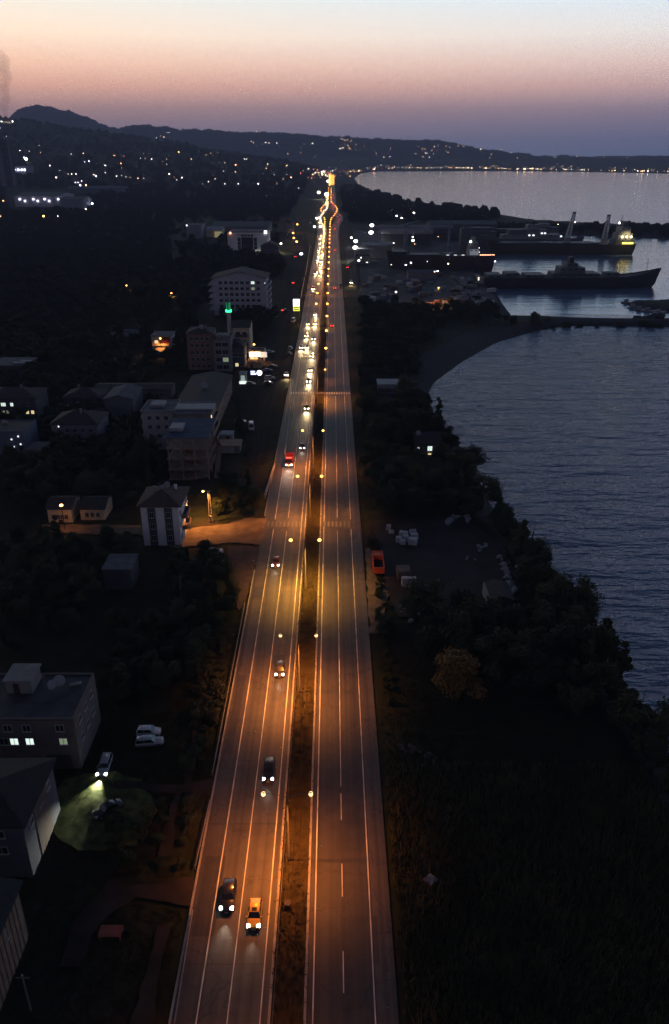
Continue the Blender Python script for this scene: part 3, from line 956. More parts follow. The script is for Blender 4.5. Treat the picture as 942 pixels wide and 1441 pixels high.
# the stream of headlights farther up
Y = 640.0
random.seed(11)
lanes = [-10.0, -10.0, -13.5]
n = 0
while Y < 2500 and n < 92:
    x = random.choice(lanes) - bend(Y) + random.uniform(-.4, .4)
    k = random.choice(['sedan', 'hatch', 'suv', 'sedan', 'van']); c = random.choice(['dark', 'white', 'silver', 'blue', 'grey'])
    car(k, c, x, Y, .012, 0, "far-off car in the dense stream of oncoming headlights", "far oncoming cars in the dense stream", 'front', "oncoming_car", True)
    Y += random.uniform(7, 24) * (1 if Y < 1000 else 1.5); n += 1
for px, py, c, lab in ((467.5, 460.5, 'red', "red car with tail lights, lowest on the right carriageway"), (471.5, 407, 'dark', "dark car with tail lights beside the grey van on the right carriageway"), (472, 353, 'wine', "single car with tail lights level with the harbour floodlights"),
                       (471, 324, 'dark', "lone car braking at the start of the far right bend")):
    car_at(px, py, 'sedan', c, lab, front=False, far=True, group="departing cars on the right carriageway")
p = on_road(479.5, 404)
car('van', 'grey', p.x, p.y + 2.7, .012, math.pi, "grey van in the right lane with dim lights", None, 'off', "departing_van", True, "van")
Y = 1080
for k in range(26):
    x = random.choice([-.6, 2.9]) + bend(Y) + random.uniform(-.3, .3)
    car('sedan', random.choice(['dark', 'red', 'grey']), x, Y, .012, math.pi, "far-off car with red tail lights bunched beyond the oval island", "far departing cars with red tail lights", 'rear', "departing_car", True)
    Y += random.uniform(14, 60)


def truck(px, py, pcab, pbox, label, lit_sign=True, far=False):
    p = on_road(px, py)
    r = empty("oncoming_truck", (p.x, p.y, .012)); tag(r, label, "truck")
    W2 = 1.22
    c = MB()
    c.loft([[(-W2 * .96, 0, .45), (W2 * .96, 0, .45), (W2 * .96, 0, 1.5), (-W2 * .96, 0, 1.5)], [(-W2, .12, .4), (W2, .12, .4), (W2, .14, 1.55), (-W2, .14, 1.55)],
            [(-W2, .3, .4), (W2, .3, .4), (W2 * .97, .42, 2.75), (-W2 * .97, .42, 2.75)], [(-W2, 1.9, .4), (W2, 1.9, .4), (W2 * .96, 1.9, 2.9), (-W2 * .96, 1.9, 2.9)]])
    c.build("cab", PAINTS[pcab], r)
    MB().loft([[(-W2 * .88, .10, 1.62), (W2 * .88, .10, 1.62), (W2 * .88, .17, 1.62), (-W2 * .88, .17, 1.62)], [(-W2 * .85, .345, 2.55), (W2 * .85, .345, 2.55), (W2 * .85, .42, 2.55), (-W2 * .85, .42, 2.55)]]).build("windscreen", GLASS, r)
    MB().box(-W2 * .9, W2 * .9, -.03, .1, .5, .85).build("front_bumper", BUMP, r)
    MB().box(-W2 * .55, W2 * .55, -.02, .1, .95, 1.4).build("grille", mat("grille_metal", (.2, .2, .2), .4, .2, 8, metal=.7), r)
    MB().box(-1.27, 1.27, 2.15, 7.6, 1.0, 1.15).box(-1.27, 1.27, 2.15, 2.25, 1.1, 2.2).box(-1.27, -1.19, 2.25, 7.6, 1.15, 2.1).box(1.19, 1.27, 2.25, 7.6, 1.15, 2.1).box(-1.27, 1.27, 7.52, 7.6, 1.15, 2.1).build("cargo_bed", PAINTS[pbox], r)
    MB().box(-.5, .5, 1.6, 7.5, .6, .98).build("chassis", BUMP, r)
    for s in (-1, 1):
        MB().box(s * .78 - .22, s * .78 + .22, -.06, .05, .72, 1.05).build("headlight", HLON if not far else HLFAR, r)
        for yy in (1.0, 5.2, 6.4):
            wo = MB().tube([(-.15, 0, 0), (.15, 0, 0)], .5, 14).build("wheel", TYRE, r, (s * 1.05, yy, .5)); MB().tube([(-.16, 0, 0), (.16, 0, 0)], .26, 10).build("rim", RIMM, wo)
        MB().box(s * 1.45 - .1, s * 1.45 + .1, .45, .55, 1.6, 2.2).build("wing_mirror", BUMP, r)
    if lit_sign:
        for x in (-.55, 0, .55): MB().box(x - .14, x + .14, .62, .70, 2.93, 3.02).build("roof_marker_light", glow("marker_light", (1, .25, .12), 6), r)
        MB().box(-.3, .3, -.075, -.035, .55, .80).build("fog_light", glow("fog_amber", (1, .55, .08), 5), r)
    spot(r, (0, -.3, .9), 2200, (1, .93, .8), R(52), .9, (R(82), 0, R(180)), .1)
    return r


truck(407, 658, 'red', 'red', "red truck with roof lights and bright headlights in the outer lane")
truck(441, 409, 'orange', 'orange', "tall orange truck with headlights in the far middle lane", True, True)
# ------------------------------------------------------------------ buildings
random.seed(3)
WHITEW = mat("white_render", (.40, .39, .39), .85, .12, .5, bump=.15)
GREYW = mat("grey_render", (.20, .195, .19), .9, .18, .5)
DARKW = mat("dark_render", (.085, .082, .09), .9, .2, .6)
BLUEW = mat("bluish_render", (.095, .10, .125), .9, .15, .5)
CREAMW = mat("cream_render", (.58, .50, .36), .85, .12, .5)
REDW = mat("reddish_render", (.24, .14, .12), .9, .2, .5)
PINKW = mat("pinkish_render", (.22, .155, .14), .9, .2, .5)
RAWC = mat("raw_concrete", (.27, .20, .165), .9, .25, .7, bump=.3)
TILE = mat("dark_roof_tiles", (.055, .045, .042), .85, .3, 1.5, bump=.5, bscale=4)
TILER = mat("brown_roof_tiles", (.085, .06, .05), .85, .3, 1.5, bump=.5, bscale=4)
TIN = mat("tin_roof", (.085, .095, .115), .8, .3, .6, spec=.15)
TINW = mat("white_tin", (.28, .29, .315), .7, .15, .4, metal=.1)
FLATR = mat("flat_roof_felt", (.045, .047, .052), .8, .4, .35)
WFRAME = mat("window_frame", (.42, .42, .42), .5, .1)
WDARK = mat("window_glass", (.02, .023, .03), .1, .2, 1, spec=.5)
DOORM = mat("door_wood", (.06, .04, .03), .6, .3, 3)
LITW = glow("window_lit_white", (.80, .98, .88), 1.0)
LITY = glow("window_lit_warm", (1, .82, .42), .85)
LITD = glow("window_lit_dim", (.70, .88, .55), .22)
LITS = glow("window_lit_small", (.85, .93, 1), 2.2)
PANES = {'.': WDARK, 'w': LITW, 'y': LITY, 'd': LITD, 's': LITS}
WME = {}


def win_mesh(w_, h_, k):
    key = (round(w_, 2), round(h_, 2), k)
    if key not in WME:
        f = MB(); t = .08
        f.box(-w_ / 2, w_ / 2, -.07, .03, 0, t).box(-w_ / 2, w_ / 2, -.07, .03, h_ - t, h_)
        for x in (-w_ / 2, w_ / 2 - t, -t / 2): f.box(x, x + t, -.07, .03, t, h_ - t)
        f.box(-w_ / 2 - .1, w_ / 2 + .1, -.14, .03, -.07, -.003)
        g = MB().box(-w_ / 2 + .01, w_ / 2 - .01, -.035, .02, .01, h_ - .01)
        WME[key] = (f.mesh("window", WFRAME), g.mesh("pane", PANES[k]))
    return WME[key]


class Bld:
    """a building: local x to the right, y away from the camera, origin at its front left foot"""
    def __init__(s, name, label, cat, x, y, z, w_, d, h, wall, rz=0.0, group=None):
        s.r = empty(name, (x, y, z), rz); tag(s.r, label, cat, group)
        s.w, s.d, s.h, s.wall = w_, d, h, wall
        MB().box(0, w_, 0, d, -1.2, h).build("wall", wall, s.r)

    def window(s, u, z, w_=1.3, h_=1.4, k='.', face='F'):
        f, g = win_mesh(w_, h_, k)
        if face == 'F': loc, rz = (u, -.002, z), 0
        elif face == 'R': loc, rz = (s.w + .002, u, z), math.pi / 2
        else: loc, rz = (-.002, s.d - u, z), -math.pi / 2
        a = link("window", f, s.r, loc, rz); link("pane", g, a)

    def grid(s, rows, cols, lit={}, face='F', w_=1.3, h_=1.4, z0=1.0, skip=(), margin=1.0):
        span = s.w if face == 'F' else s.d
        fh = (s.h - z0 + .2) / rows
        for i in range(rows):
            for j in range(cols):
                if (i, j) in skip: continue
                u = margin + (span - 2 * margin) * ((j + .5) / cols)
                s.window(u, z0 + i * fh, w_, h_, lit.get((i, j), '.'), face)

    def part(s, mb, name, m, smooth=False): return mb.build(name, m, s.r, smooth=smooth)

    def flat(s, m=FLATR, par=.5, over=.0):
        b = MB().box(-over, s.w + over, -over, s.d + over, s.h + .003, s.h + .15)
        s.part(b, "roof", m)
        if par:
            b = MB(); t = .22; e = .03 + over
            b.box(-e, s.w + e, -e, -e + t, s.h + .152, s.h + par).box(-e, s.w + e, s.d + e - t, s.d + e, s.h + .152, s.h + par)
            b.box(-e, -e + t, -e + t, s.d + e - t, s.h + .152, s.h + par).box(s.w + e - t, s.w + e, -e + t, s.d + e - t, s.h + .152, s.h + par)
            s.part(b, "parapet", s.wall)
            if par > .25 and s.h > 6:
                x, y = s.w * random.uniform(.15, .3), s.d * random.uniform(.5, .8)
                s.part(MB().tube([(x - .9, y, s.h + .75), (x + .9, y, s.h + .75)], .45, 10).box(x - .7, x - .6, y - .3, y + .3, s.h + .1, s.h + .5).box(x + .6, x + .7, y - .3, y + .3, s.h + .1, s.h + .5), "water_tank", TINW, True)
                x2 = s.w * random.uniform(.6, .85)
                s.part(MB().tube([(x2, y, s.h), (x2, y, s.h + 3)], .04, 5).tube([(x2 - .6, y, s.h + 2.7), (x2 + .6, y, s.h + 2.7)], .025, 4).tube([(x2 - .4, y, s.h + 2.3), (x2 + .4, y, s.h + 2.3)], .025, 4), "antenna", STEEL)

    def hip(s, m=TILE, rise=2.4, over=.7):
        x0, x1, y0, y1, h = -over, s.w + over, -over, s.d + over, s.h
        k = min(x1 - x0, y1 - y0) / 2
        if x1 - x0 > y1 - y0: ra, rb = (x0 + k, (y0 + y1) / 2), (x1 - k - .01, (y0 + y1) / 2)
        else: ra, rb = ((x0 + x1) / 2, y0 + k), ((x0 + x1) / 2, y1 - k - .01)
        b = MB(); z = h + .01; e = .18
        pts = [(x0, y0), (x1, y0), (x1, y1), (x0, y1)]
        lo = [(x, y, z) for x, y in pts]; hi = [(x, y, z + e) for x, y in pts]
        A = (*ra, z + e + rise); B = (*rb, z + e + rise)
        vs = lo + hi + [A, B]
        fs = [(3, 2, 1, 0)] + [(i, (i + 1) % 4, 4 + (i + 1) % 4, 4 + i) for i in range(4)]
        if x1 - x0 > y1 - y0: fs += [(4, 5, 9, 8), (5, 6, 9), (6, 7, 8, 9), (7, 4, 8)]
        else: fs += [(4, 5, 8), (5, 6, 9, 8), (6, 7, 9), (7, 4, 8, 9)]
        cx, cy = s.w * random.uniform(.3, .7), s.d * random.uniform(.35, .6)
        s.part(MB().box(cx - .3, cx + .3, cy - .3, cy + .3, h + .3, h + rise + .9).box(cx - .38, cx + .38, cy - .38, cy + .38, h + rise + .9, h + rise + 1.02), "chimney", GREYW)
        s.part(MB().tube([(cx + 1.2, cy, h + .4), (cx + 1.2, cy, h + rise + 2)], .035, 5).tube([(cx + .7, cy, h + rise + 1.8), (cx + 1.7, cy, h + rise + 1.8)], .022, 4), "antenna", STEEL)
        return s.part(b.add(vs, fs), "roof", m)

    def gable(s, m=TILE, rise=2.2, over=.5, along='x'):
        x0, x1, y0, y1, h = -over, s.w + over, -over, s.d + over, s.h
        e = .16; b = MB()
        if along == 'x':
            ym = (y0 + y1) / 2
            sec = lambda x: [(x, y0, h + .01), (x, ym, h + rise), (x, y1, h + .01), (x, y1, h + .01 + e), (x, ym, h + rise + e), (x, y0, h + .01 + e)]
            b.loft([sec(x0), sec(x1)])
            gs = []
            for x in (0, s.w - .2): gs.append(MB().loft([[(x, 0, h), (x, s.d, h), (x, s.d / 2, h + rise - .15)], [(x + .2, 0, h), (x + .2, s.d, h), (x + .2, s.d / 2, h + rise - .15)]]))
        else:
            xm = (x0 + x1) / 2
            sec = lambda y: [(x0, y, h + .01), (xm, y, h + rise), (x1, y, h + .01), (x1, y, h + .01 + e), (xm, y, h + rise + e), (x0, y, h + .01 + e)]
            b.loft([sec(y0), sec(y1)])
            gs = []
            for y in (0, s.d - .2): gs.append(MB().loft([[(0, y, h), (s.w, y, h), (s.w / 2, y, h + rise - .15)], [(0, y + .2, h), (s.w, y + .2, h), (s.w / 2, y + .2, h + rise - .15)]]))
        for gg in gs: s.part(gg, "gable_wall", s.wall)
        return s.part(b, "roof", m)

    def chimney(s, x, y, z, hh=1.2, w_=.6):
        s.part(MB().box(x - w_ / 2, x + w_ / 2, y - w_ / 2, y + w_ / 2, z - .8, z + hh).box(x - w_ / 2 - .08, x + w_ / 2 + .08, y - w_ / 2 - .08, y + w_ / 2 + .08, z + hh, z + hh + .12), "chimney", s.wall)

    def dish(s, x, y, z, rad=.7, az=.6):
        b = MB().lathe([(.02, 0), (rad * .5, rad * .09), (rad, rad * .34), (rad * 1.01, rad * .36), (rad * .5, rad * .12), (.02, .03)], 14)
        M = Matrix.Translation((x, y, z + .9)) @ Matrix.Rotation(az, 4, 'Z') @ Matrix.Rotation(R(62), 4, 'X')
        b.v = [tuple(M @ Vector(v)) for v in b.v]
        b.tube([(x, y, z - .2), (x, y, z + .9)], .05, 6)
        p = M @ Vector((0, 0, rad * .9)); b.tube([M @ Vector((0, -rad, rad * .3)), p], .03, 5)
        s.part(b, "satellite_dish", TINW, True)

    def door(s, u, w_=1.1, h_=2.1, face='F', m=None):
        b = MB()
        if face == 'F': b.box(u - w_ / 2, u + w_ / 2, -.06, -.004, -.02, h_)
        else: b.box(s.w + .004, s.w + .06, u - w_ / 2, u + w_ / 2, -.02, h_)
        s.part(b, "door", m or DOORM)

    def balcony(s, u0, u1, z, dep=1.2, face='F', m=None):
        b = MB(); m = m or s.wall
        if face == 'F':
            b.box(u0, u1, -dep, -.003, z - .16, z).box(u0, u1, -dep, -dep + .08, z + .002, z + 1.0).box(u0, u0 + .08, -dep + .082, -.003, z + .002, z + 1.0).box(u1 - .08, u1, -dep + .082, -.003, z + .002, z + 1.0)
        elif face == 'R':
            b.box(s.w + .003, s.w + dep, u0, u1, z - .16, z).box(s.w + dep - .08, s.w + dep, u0, u1, z + .002, z + 1.0).box(s.w + .003, s.w + dep - .082, u0, u0 + .08, z + .002, z + 1.0).box(s.w + .003, s.w + dep - .082, u1 - .08, u1, z + .002, z + 1.0)
        else:
            b.box(-dep, -.003, u0, u1, z - .16, z).box(-dep, -dep + .08, u0, u1, z + .002, z + 1.0).box(-dep + .082, -.003, u0, u0 + .08, z + .002, z + 1.0).box(-dep + .082, -.003, u1 - .08, u1, z + .002, z + 1.0)
        s.part(b, "balcony", m)


def bpx(name, label, cat, pxl, pxr, pytop, pybase, d, wall, rz=0.0, group=None, z=None, minh=2.5):
    """front wall between two columns of the photograph, from foot row to eaves row"""
    if z is None:
        g = hit((pxl + pxr) / 2, pybase); z = g.z
    Y = G(0, pybase, z).y
    h = max(minh, hgt(Y, pytop) - z)
    x0, x1 = xat(pxl, Y, z + h), xat(pxr, Y, z + h)
    if rz:
        return Bld(name, label, cat, x0, Y, z, (x1 - x0) / math.cos(rz), d, h, wall, rz, group)
    return Bld(name, label, cat, x0, Y, z, x1 - x0, d, h, wall, 0, group)


# --- houses at the bottom left
b = Bld("apartment_house", "flat-roofed house with three lit windows and a stair hut on its roof", "house", -62, 95.6, 0, 22.3, 11.5, 9.3, mat("grey_brown_render", (.15, .125, .12), .9, .15, .5))
b.flat(FLATR, .45)
for u, k in ((3.0, 'w'), (11.0, '.'), (12.6, 'w'), (15.0, 'w'), (20.2, 'd')): b.window(u, 4.6, 1.35, 1.35, k)
for u in (3.0, 7.0, 12.0, 14.9, 20.0): b.window(u, 7.2, 1.3, 1.3)
for u in (2.5, 5.5, 8.5): b.window(u, 7.0, 1.2, 1.3, '.', 'R'); b.window(u, 3.6, 1.2, 1.3, '.', 'R')
b.part(MB().box(17.2, 21.0, -.05, -.004, -.1, 2.6), "garage_door", mat("garage_shutter", (.05, .05, .055), .6, .2, 3))
b.part(MB().box(9.8, 13.9, 6.4, 10.6, 9.46, 11.9).box(9.5, 14.2, 6.1, 10.9, 11.902, 12.1), "stair_hut", GREYW)
b.part(MB().box(11, 11.9, 6.33, 6.396, 9.5, 11.4), "hut_door", DOORM)
b.dish(17.5, 8.5, 9.5, 1.0, .5); b.dish(16.6, 7.4, 9.5, .8, .9)
b.part(MB().tube([(19.3, 8.2, 9.75), (21.0, 8.9, 9.75)], .2, 10), "water_heater", TINW, True)
b.part(MB().tube([(9.2, 3, 9.4), (9.2, 3, 11.2)], .04, 6).tube([(8.6, 3, 10.9), (9.8, 3, 10.9)], .025, 5).tube([(8.8, 3, 11.1), (9.6, 3, 11.1)], .025, 5), "antenna", STEEL)

b = Bld("dwelling_house", "house with a plain dark roof and pale blue front wall, standing before the flat-roofed house", "house", -62, 75.2, 0, 21.8, 11.6, 9.2, BLUEW)
b.hip(mat("black_roof_sheet", (.017, .016, .018), .75, .25, 1.2), 1.7, .6)
for z in (4.1, 6.9):
    for u in (14.0, 18.4): b.window(u, z, 1.7, 1.3)
for u in (2.5, 6, 9): b.window(u, 6.6, 1.2, 1.3, '.', 'R')
b.part(MB().box(21.803, 21.9, 3.5, 8.3, -.5, 9.0), "side_cladding", mat("dull_pink_cladding", (.12, .088, .082), .9, .25, .5))

b = Bld("clad_house", "building with a ribbed brownish side wall, cut by the corner of the view", "house", -58, 46, 0, 20.2, 20.5, 8.6, DARKW)
b.gable(mat("slate_roof", (.025, .024, .028), .8, .3, 1.2), 2.6, .6, 'y')
c = MB()
for k in range(20): c.box(20.203, 20.29, .2 + k * 1.0, .95 + k * 1.0, -.4, 8.4)
b.part(c, "ribbed_cladding", mat("brown_cladding", (.16, .11, .09), .8, .2, .8))
for u in (4, 10, 16): b.window(u, 5.2, 1.3, 1.5, '.', 'R')

# --- striped house
b = bpx("striped_house", "white house with two dark vertical window bands and a hipped roof beside the dirt road", "house", 197, 250.5, 712, 768, 11, mat("bright_white_render", (.74, .73, .74), .85, .08, .5))
b.hip(TILER, 2.6, .9)
for c0 in (.28, .72):
    u = c0 * b.w
    b.part(MB().box(u - .95, u + .95, -.10, -.004, -.4, b.h - .5), "window_band", DARKW)
    for z in (1.4, 4.6, 7.6):
        f, g = win_mesh(1.15, 1.5, '.')
        a = link("window", f, b.r, (u, -.105, z)); link("pane", g, a)
for z in (3.1, 6.2): b.balcony(3.0, 8.0, z, 1.3, 'R', PINKW)
for u in (1.5, 9.5):
    for z in (1.2, 4.4, 7.5): b.window(u, z, 1.1, 1.4, '.', 'R')
b.dish(b.w * .62, 5.5, b.h + 2.5, .8, .4); b.dish(b.w * .52, 4.6, b.h + 2.3, .6, .4)
b.chimney(b.w * .8, 7.5, b.h + 1.5, .9)

# --- unfinished concrete frame
g0 = hit(265, 675); zf = g0.z; Yf = G(0, 675, zf).y; hf = hgt(Yf, 616) - zf
xa, xb = xat(234, Yf, zf + hf), xat(291, Yf, zf + hf)
r = empty("building_frame", (xa, Yf, zf)); tag(r, "unfinished concrete building frame of bare columns and floors under a blue roof sheet", "building")
W_, D_ = xb - xa, 13.0
fl = 4; fh = hf / fl
for k in range(fl + 1):
    MB().box(-.4, W_ + .4, -.4, D_ + .4, k * fh - .22, k * fh).build("floor_slab", RAWC, r)
for i in range(4):
    for j in range(3):
        MB().box(i * (W_ - .45) / 3, i * (W_ - .45) / 3 + .45, j * (D_ - .45) / 2, j * (D_ - .45) / 2 + .45, 0, hf - .223).build("column", RAWC, r)
for k in range(fl - 1):
    MB().box(.5, W_ - .5, D_ - .36, D_ - .1, k * fh + .003, k * fh + fh - .225).build("infill_wall", mat("hollow_brick", (.20, .09, .06), .9, .3, 2), r)
    MB().box(W_ * .36, W_ * .62, 5.2, 5.4, k * fh + .003, k * fh + fh - .225).build("infill_wall", MATS["hollow_brick"], r)
MB().loft([[(-.8, -.8, hf + .05), (W_ + .8, -.8, hf + .05), (W_ + .8, -.8, hf + .2), (-.8, -.8, hf + .2)], [(-.8, D_ + .8, hf + 1.5), (W_ + .8, D_ + .8, hf + 1.5), (W_ + .8, D_ + .8, hf + 1.65), (-.8, D_ + .8, hf + 1.65)]]).build("roof", mat("blue_sheet", (.05, .07, .12), .8, .3, .5), r)
MB().box(.3, W_ * .35, 3.2, 8.6, hf + .9, hf + 1.9).build("water_tank", TINW, r)
MB().loft([[(W_ + 1.2, y, z), (W_ + 2.6, y, z), (W_ + 2.6, y, z + .15), (W_ + 1.2, y, z + .15)] for y, z in ((1, .0), (11, hf * .5), (11.1, hf * .5), (1, hf))]).build("stair_flight", RAWC, r)

# --- white block and its neighbour
b = bpx("apartment_block", "white four-storey block with small balconies at its left edge, behind the concrete frame", "apartment block", 199, 243, 579, 633, 12, mat("dull_white_render", (.33, .32, .33), .85, .12, .5))
b.flat(TIN, .35, .4); b.grid(4, 3)
for k in range(1, 4): b.balcony(3, 7, k * b.h / 4, 1.1, 'L')
b.part(MB().box(2, 6.5, 4, 9, b.h + .152, b.h + 1.1), "roof_tank", TINW); b.part(MB().tube([(b.w * .55, 5, b.h), (b.w * .55, 5, b.h + 3.5)], .06, 6), "antenna", STEEL)
b = bpx("apartment_block", "block with a long white roof edge between the white block and the service yard", "apartment block", 246, 296, 582, 640, 13, GREYW)
b.flat(TIN, 0, .3); b.part(MB().box(-.4, b.w + .4, 3, 9, b.h + .16, b.h + .7), "roof_canopy", TINW); b.grid(4, 3, {(3, 2): '.'})
b.part(MB().box(b.w + .004, b.w + .16, 1.0, 1.6, 4, b.h - 1), "lit_sign_strip", glow("sign_strip_warm", (1, .78, .42), 1.6))
for k in range(1, 4): b.balcony(4, 11, k * b.h / 4, 1.1, 'R')
# --- long dark roofed hall
b = bpx("long_hall", "long low hall with a dark roof and pinkish side wall beside the car park", "hall", 243, 304, 576, 604, 46, PINKW)
b.gable(TILE, 1.6, .6, 'y'); b.grid(1, 5, face='R', w_=2.2, h_=2, z0=2.2); b.grid(1, 4, z0=2.2)
b.dish(b.w * .5, 22, b.h + 1.6, 1.5, .7)
b = bpx("lean_to_shed", "low grey shed wall running left of the long dark hall", "shed", 132, 240, 548, 562, 9, GREYW)
b.gable(TILE, .9, .4, 'x'); b.grid(1, 5, z0=1.2)
# --- reddish block and grey block by the minaret
b = bpx("apartment_block", "reddish brown apartment block with dark windows, left of the minaret", "apartment block", 262, 298, 470, 521, 13, REDW)
b.hip(TILE, 2.0, .5); b.grid(5, 4, w_=1.4, h_=1.6); b.dish(b.w * .55, 4, b.h + 1.4, 1.2, .3)
b = bpx("apartment_block", "grey apartment block with one dull lit window, squeezed between the reddish block and the minaret", "apartment block", 299, 324, 478, 523, 12, GREYW)
b.flat(FLATR, .5); b.grid(4, 2, {(1, 1): 'd', (1, 0): '.'}, w_=2.6, h_=2.0)
b.part(MB().box(1, b.w - 1, 2, 8, b.h + .16, b.h + 1.5), "roof_hut", GREYW)
# --- big white block
b = bpx("apartment_block", "big white six-storey apartment block with a shallow gable and floor bands, behind the minaret", "apartment block", 299, 374, 392, 444, 22, mat("cool_white_render", (.44, .45, .50), .85, .1, .3))
b.gable(TILE, 4.0, 1.2, 'y')
fh = b.h / 6
b.grid(6, 8, {(4, 6): 'd', (5, 6): 'w', (2, 6): '.'}, w_=2.1, h_=1.7, z0=1.2, margin=3)
for k in range(1, 6):
    b.part(MB().box(-3.0, b.w + 3.0, -.5, -.004, k * fh - .3, k * fh + .1), "floor_band", b.wall)
    b.balcony(1, 14, k * fh, 2.4, 'R'); b.balcony(1, 14, k * fh, 2.4, 'L')
b.part(MB().box(b.w * .42, b.w * .98, -.42, -.003, .6 * fh, 1.25 * fh), "dark_canopy", DARKW)
b.window(b.w * .98, fh * 5.2, .6, .6, 's', 'F')
# --- cream house by the shops
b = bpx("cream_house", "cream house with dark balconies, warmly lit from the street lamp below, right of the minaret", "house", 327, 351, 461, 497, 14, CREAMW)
b.gable(TILE, 2.2, .5, 'x'); b.grid(3, 2, w_=2.0, h_=1.6)
for k in (1, 2): b.balcony(1, b.w - 1, k * b.h / 3, 1.3, 'F', DARKW)
# --- prayer house under the minaret
b = bpx("prayer_house", "bluish two-storey house with one yellow lit window at the foot of the minaret", "house", 321.5, 343, 489, 519, 11, BLUEW)
b.hip(TILE, 1.6, .4); b.grid(2, 3, {(0, 1): 'y'}, w_=1.5, h_=1.6)
b.part(MB().lathe([(2.4, 0), (2.3, .9), (1.7, 1.7), (.8, 2.2), (.1, 2.45)], 14, (b.w * .5, 5.5, b.h + .8)), "dome", TIN, True)
g0 = hit(323, 492); Ym = 392.0; xm = xat(323, Ym, 10)
r = empty("minaret", (xm, Ym, g0.z)); tag(r, "slender pale minaret with green lit balcony", "minaret")
hb_ = hgt(Ym, 438); ht_ = hgt(Ym, 416)
MB().lathe([(1.3, -1), (1.3, 4), (1.0, 4.6), (.95, hb_ - 1.2), (1.5, hb_ - .2), (1.5, hb_)], 14).build("shaft", mat("pale_stone", (.52, .50, .50), .8, .12, .6), r, smooth=True)
MB().lathe([(1.45, hb_ + .003), (1.5, hb_ + 1.0), (1.36, hb_ + 1.0), (1.36, hb_ + .003)], 14).build("balcony", MATS["pale_stone"], r, smooth=True)
MB().lathe([(.72, hb_), (.70, ht_ - 3.2), (.86, ht_ - 3.0), (.06, ht_)], 12).build("spire", mat("lead_spire", (.16, .17, .18), .5, .2), r, smooth=True)
for k in range(4):
    a = k * math.pi / 2 + .5
    MB().box(-.13, .13, -.10, .10, hb_ + .2, ht_ - 2.9).build("green_light_strip", glow("green_strip", (.03, .55, .22), .55), r, (.86 * math.cos(a), .86 * math.sin(a), 0))
MB().lathe([(1.52, hb_ + .02), (1.56, hb_ + 1.15), (1.53, hb_ + 1.15)], 14).build("green_light_ring", glow("green_ring", (.05, 1.0, .35), 2.2), r, smooth=True)
# --- lit shop row, kiosk, signs
b = bpx("shop_row", "low shop row with brilliantly lit white fascia below the cream house", "shop", 350, 372, 495, 509, 8, CREAMW)
b.flat(FLATR, .3)
b.part(MB().box(.3, b.w * .72, -.35, -.004, b.h * .52, b.h * .98), "lit_fascia", glow("fascia_white", (1, .86, .70), 2.6, True))
b.part(MB().box(b.w * .75, b.w + 1.2, -.35, -.004, b.h * .45, b.h * .98), "lit_fascia", glow("fascia_dim", (.75, .82, .85), .55))
b.grid(1, 4, {(0, 0): 'y', (0, 1): 'y'}, w_=2.4, h_=1.9, z0=.3)
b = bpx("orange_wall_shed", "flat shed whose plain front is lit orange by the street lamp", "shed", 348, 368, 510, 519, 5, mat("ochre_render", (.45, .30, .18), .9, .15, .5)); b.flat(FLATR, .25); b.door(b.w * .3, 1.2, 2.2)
b = bpx("white_kiosk", "small brightly lit white kiosk with a grey shop window", "kiosk", 337, 346, 526, 541, 4, WHITEW)
b.flat(TINW, .15, .3); b.part(MB().box(.5, b.w - .5, -.10, -.004, 1.6, b.h - .7), "shop_window", glow("kiosk_glass", (.62, .76, .72), .35)); b.part(MB().box(-.2, b.w + 1.5, -.6, -.3, .1, 1.4), "lit_counter", glow("kiosk_counter", (.85, 1, .88), 1.1, True))
for (px0, px1, pt_, pb, lab, nm, build) in ((352, 368, 521, 536, "blue-white lit sign board with a round disc, standing before the kiosk", "lit_sign", 0), (412.5, 421.5, 421, 442, "tall lit sign, white above and yellow below, beside the service road", "lit_sign", 1)):
    g0 = G((px0 + px1) / 2, pb, 0); Y = g0.y
    zt_, zb_ = hgt(Y, pt_), hgt(Y, pt_ + (7 if build == 0 else 16.5))
    x0, x1 = xat(px0, Y, zt_), xat(px1, Y, zt_)
    r = empty(nm, ((x0 + x1) / 2, Y, 0)); tag(r, lab, "sign"); hw = (x1 - x0) / 2
    MB().box(-.15, .15, -.1, .1, -.3, zb_).build("pole", DSTEEL, r)
    if build == 0:
        MB().box(-hw, hw * .15, -.15, .15, zb_, zt_).build("sign_box", mat("sign_blue", (.02, .03, .25), .4, .1), r)
        for k in range(2):
            z0 = zb_ + (.14 + .46 * k) * (zt_ - zb_)
            for j in range(5 - k): MB().box(-hw * .9 + j * hw * .2, -hw * .9 + j * hw * .2 + hw * .14, -.2, -.152, z0, z0 + (zt_ - zb_) * .28).build("lit_letter_bar", glow("sign_bluewhite", (.72, .76, 1), 3.0), r)
        MB().tube([(hw * .62, -.2, (zb_ + zt_) / 2), (hw * .62, .1, (zb_ + zt_) / 2)], (zt_ - zb_) * .52, 18).build("lit_disc", glow("sign_disc", (.88, .9, 1), 3.2), r)
    else:
        zm = zb_ + (zt_ - zb_) * .42
        MB().box(-hw, hw, -.2, .2, zm + .003, zt_).build("white_panel", glow("sign_white", (.92, .90, 1), 3.0, True), r)
        MB().box(-hw, hw, -.2, .2, zb_, zm).build("yellow_panel", glow("sign_yellow", (.95, .95, .12), 1.3), r)
        for k in range(2): MB().box(-hw * .8, hw * .8, -.23, -.204, zb_ + (zm - zb_) * (.2 + .4 * k), zb_ + (zm - zb_) * (.38 + .4 * k)).build("dark_band", mat("sign_olive", (.2, .2, .03), .5, .1), r)
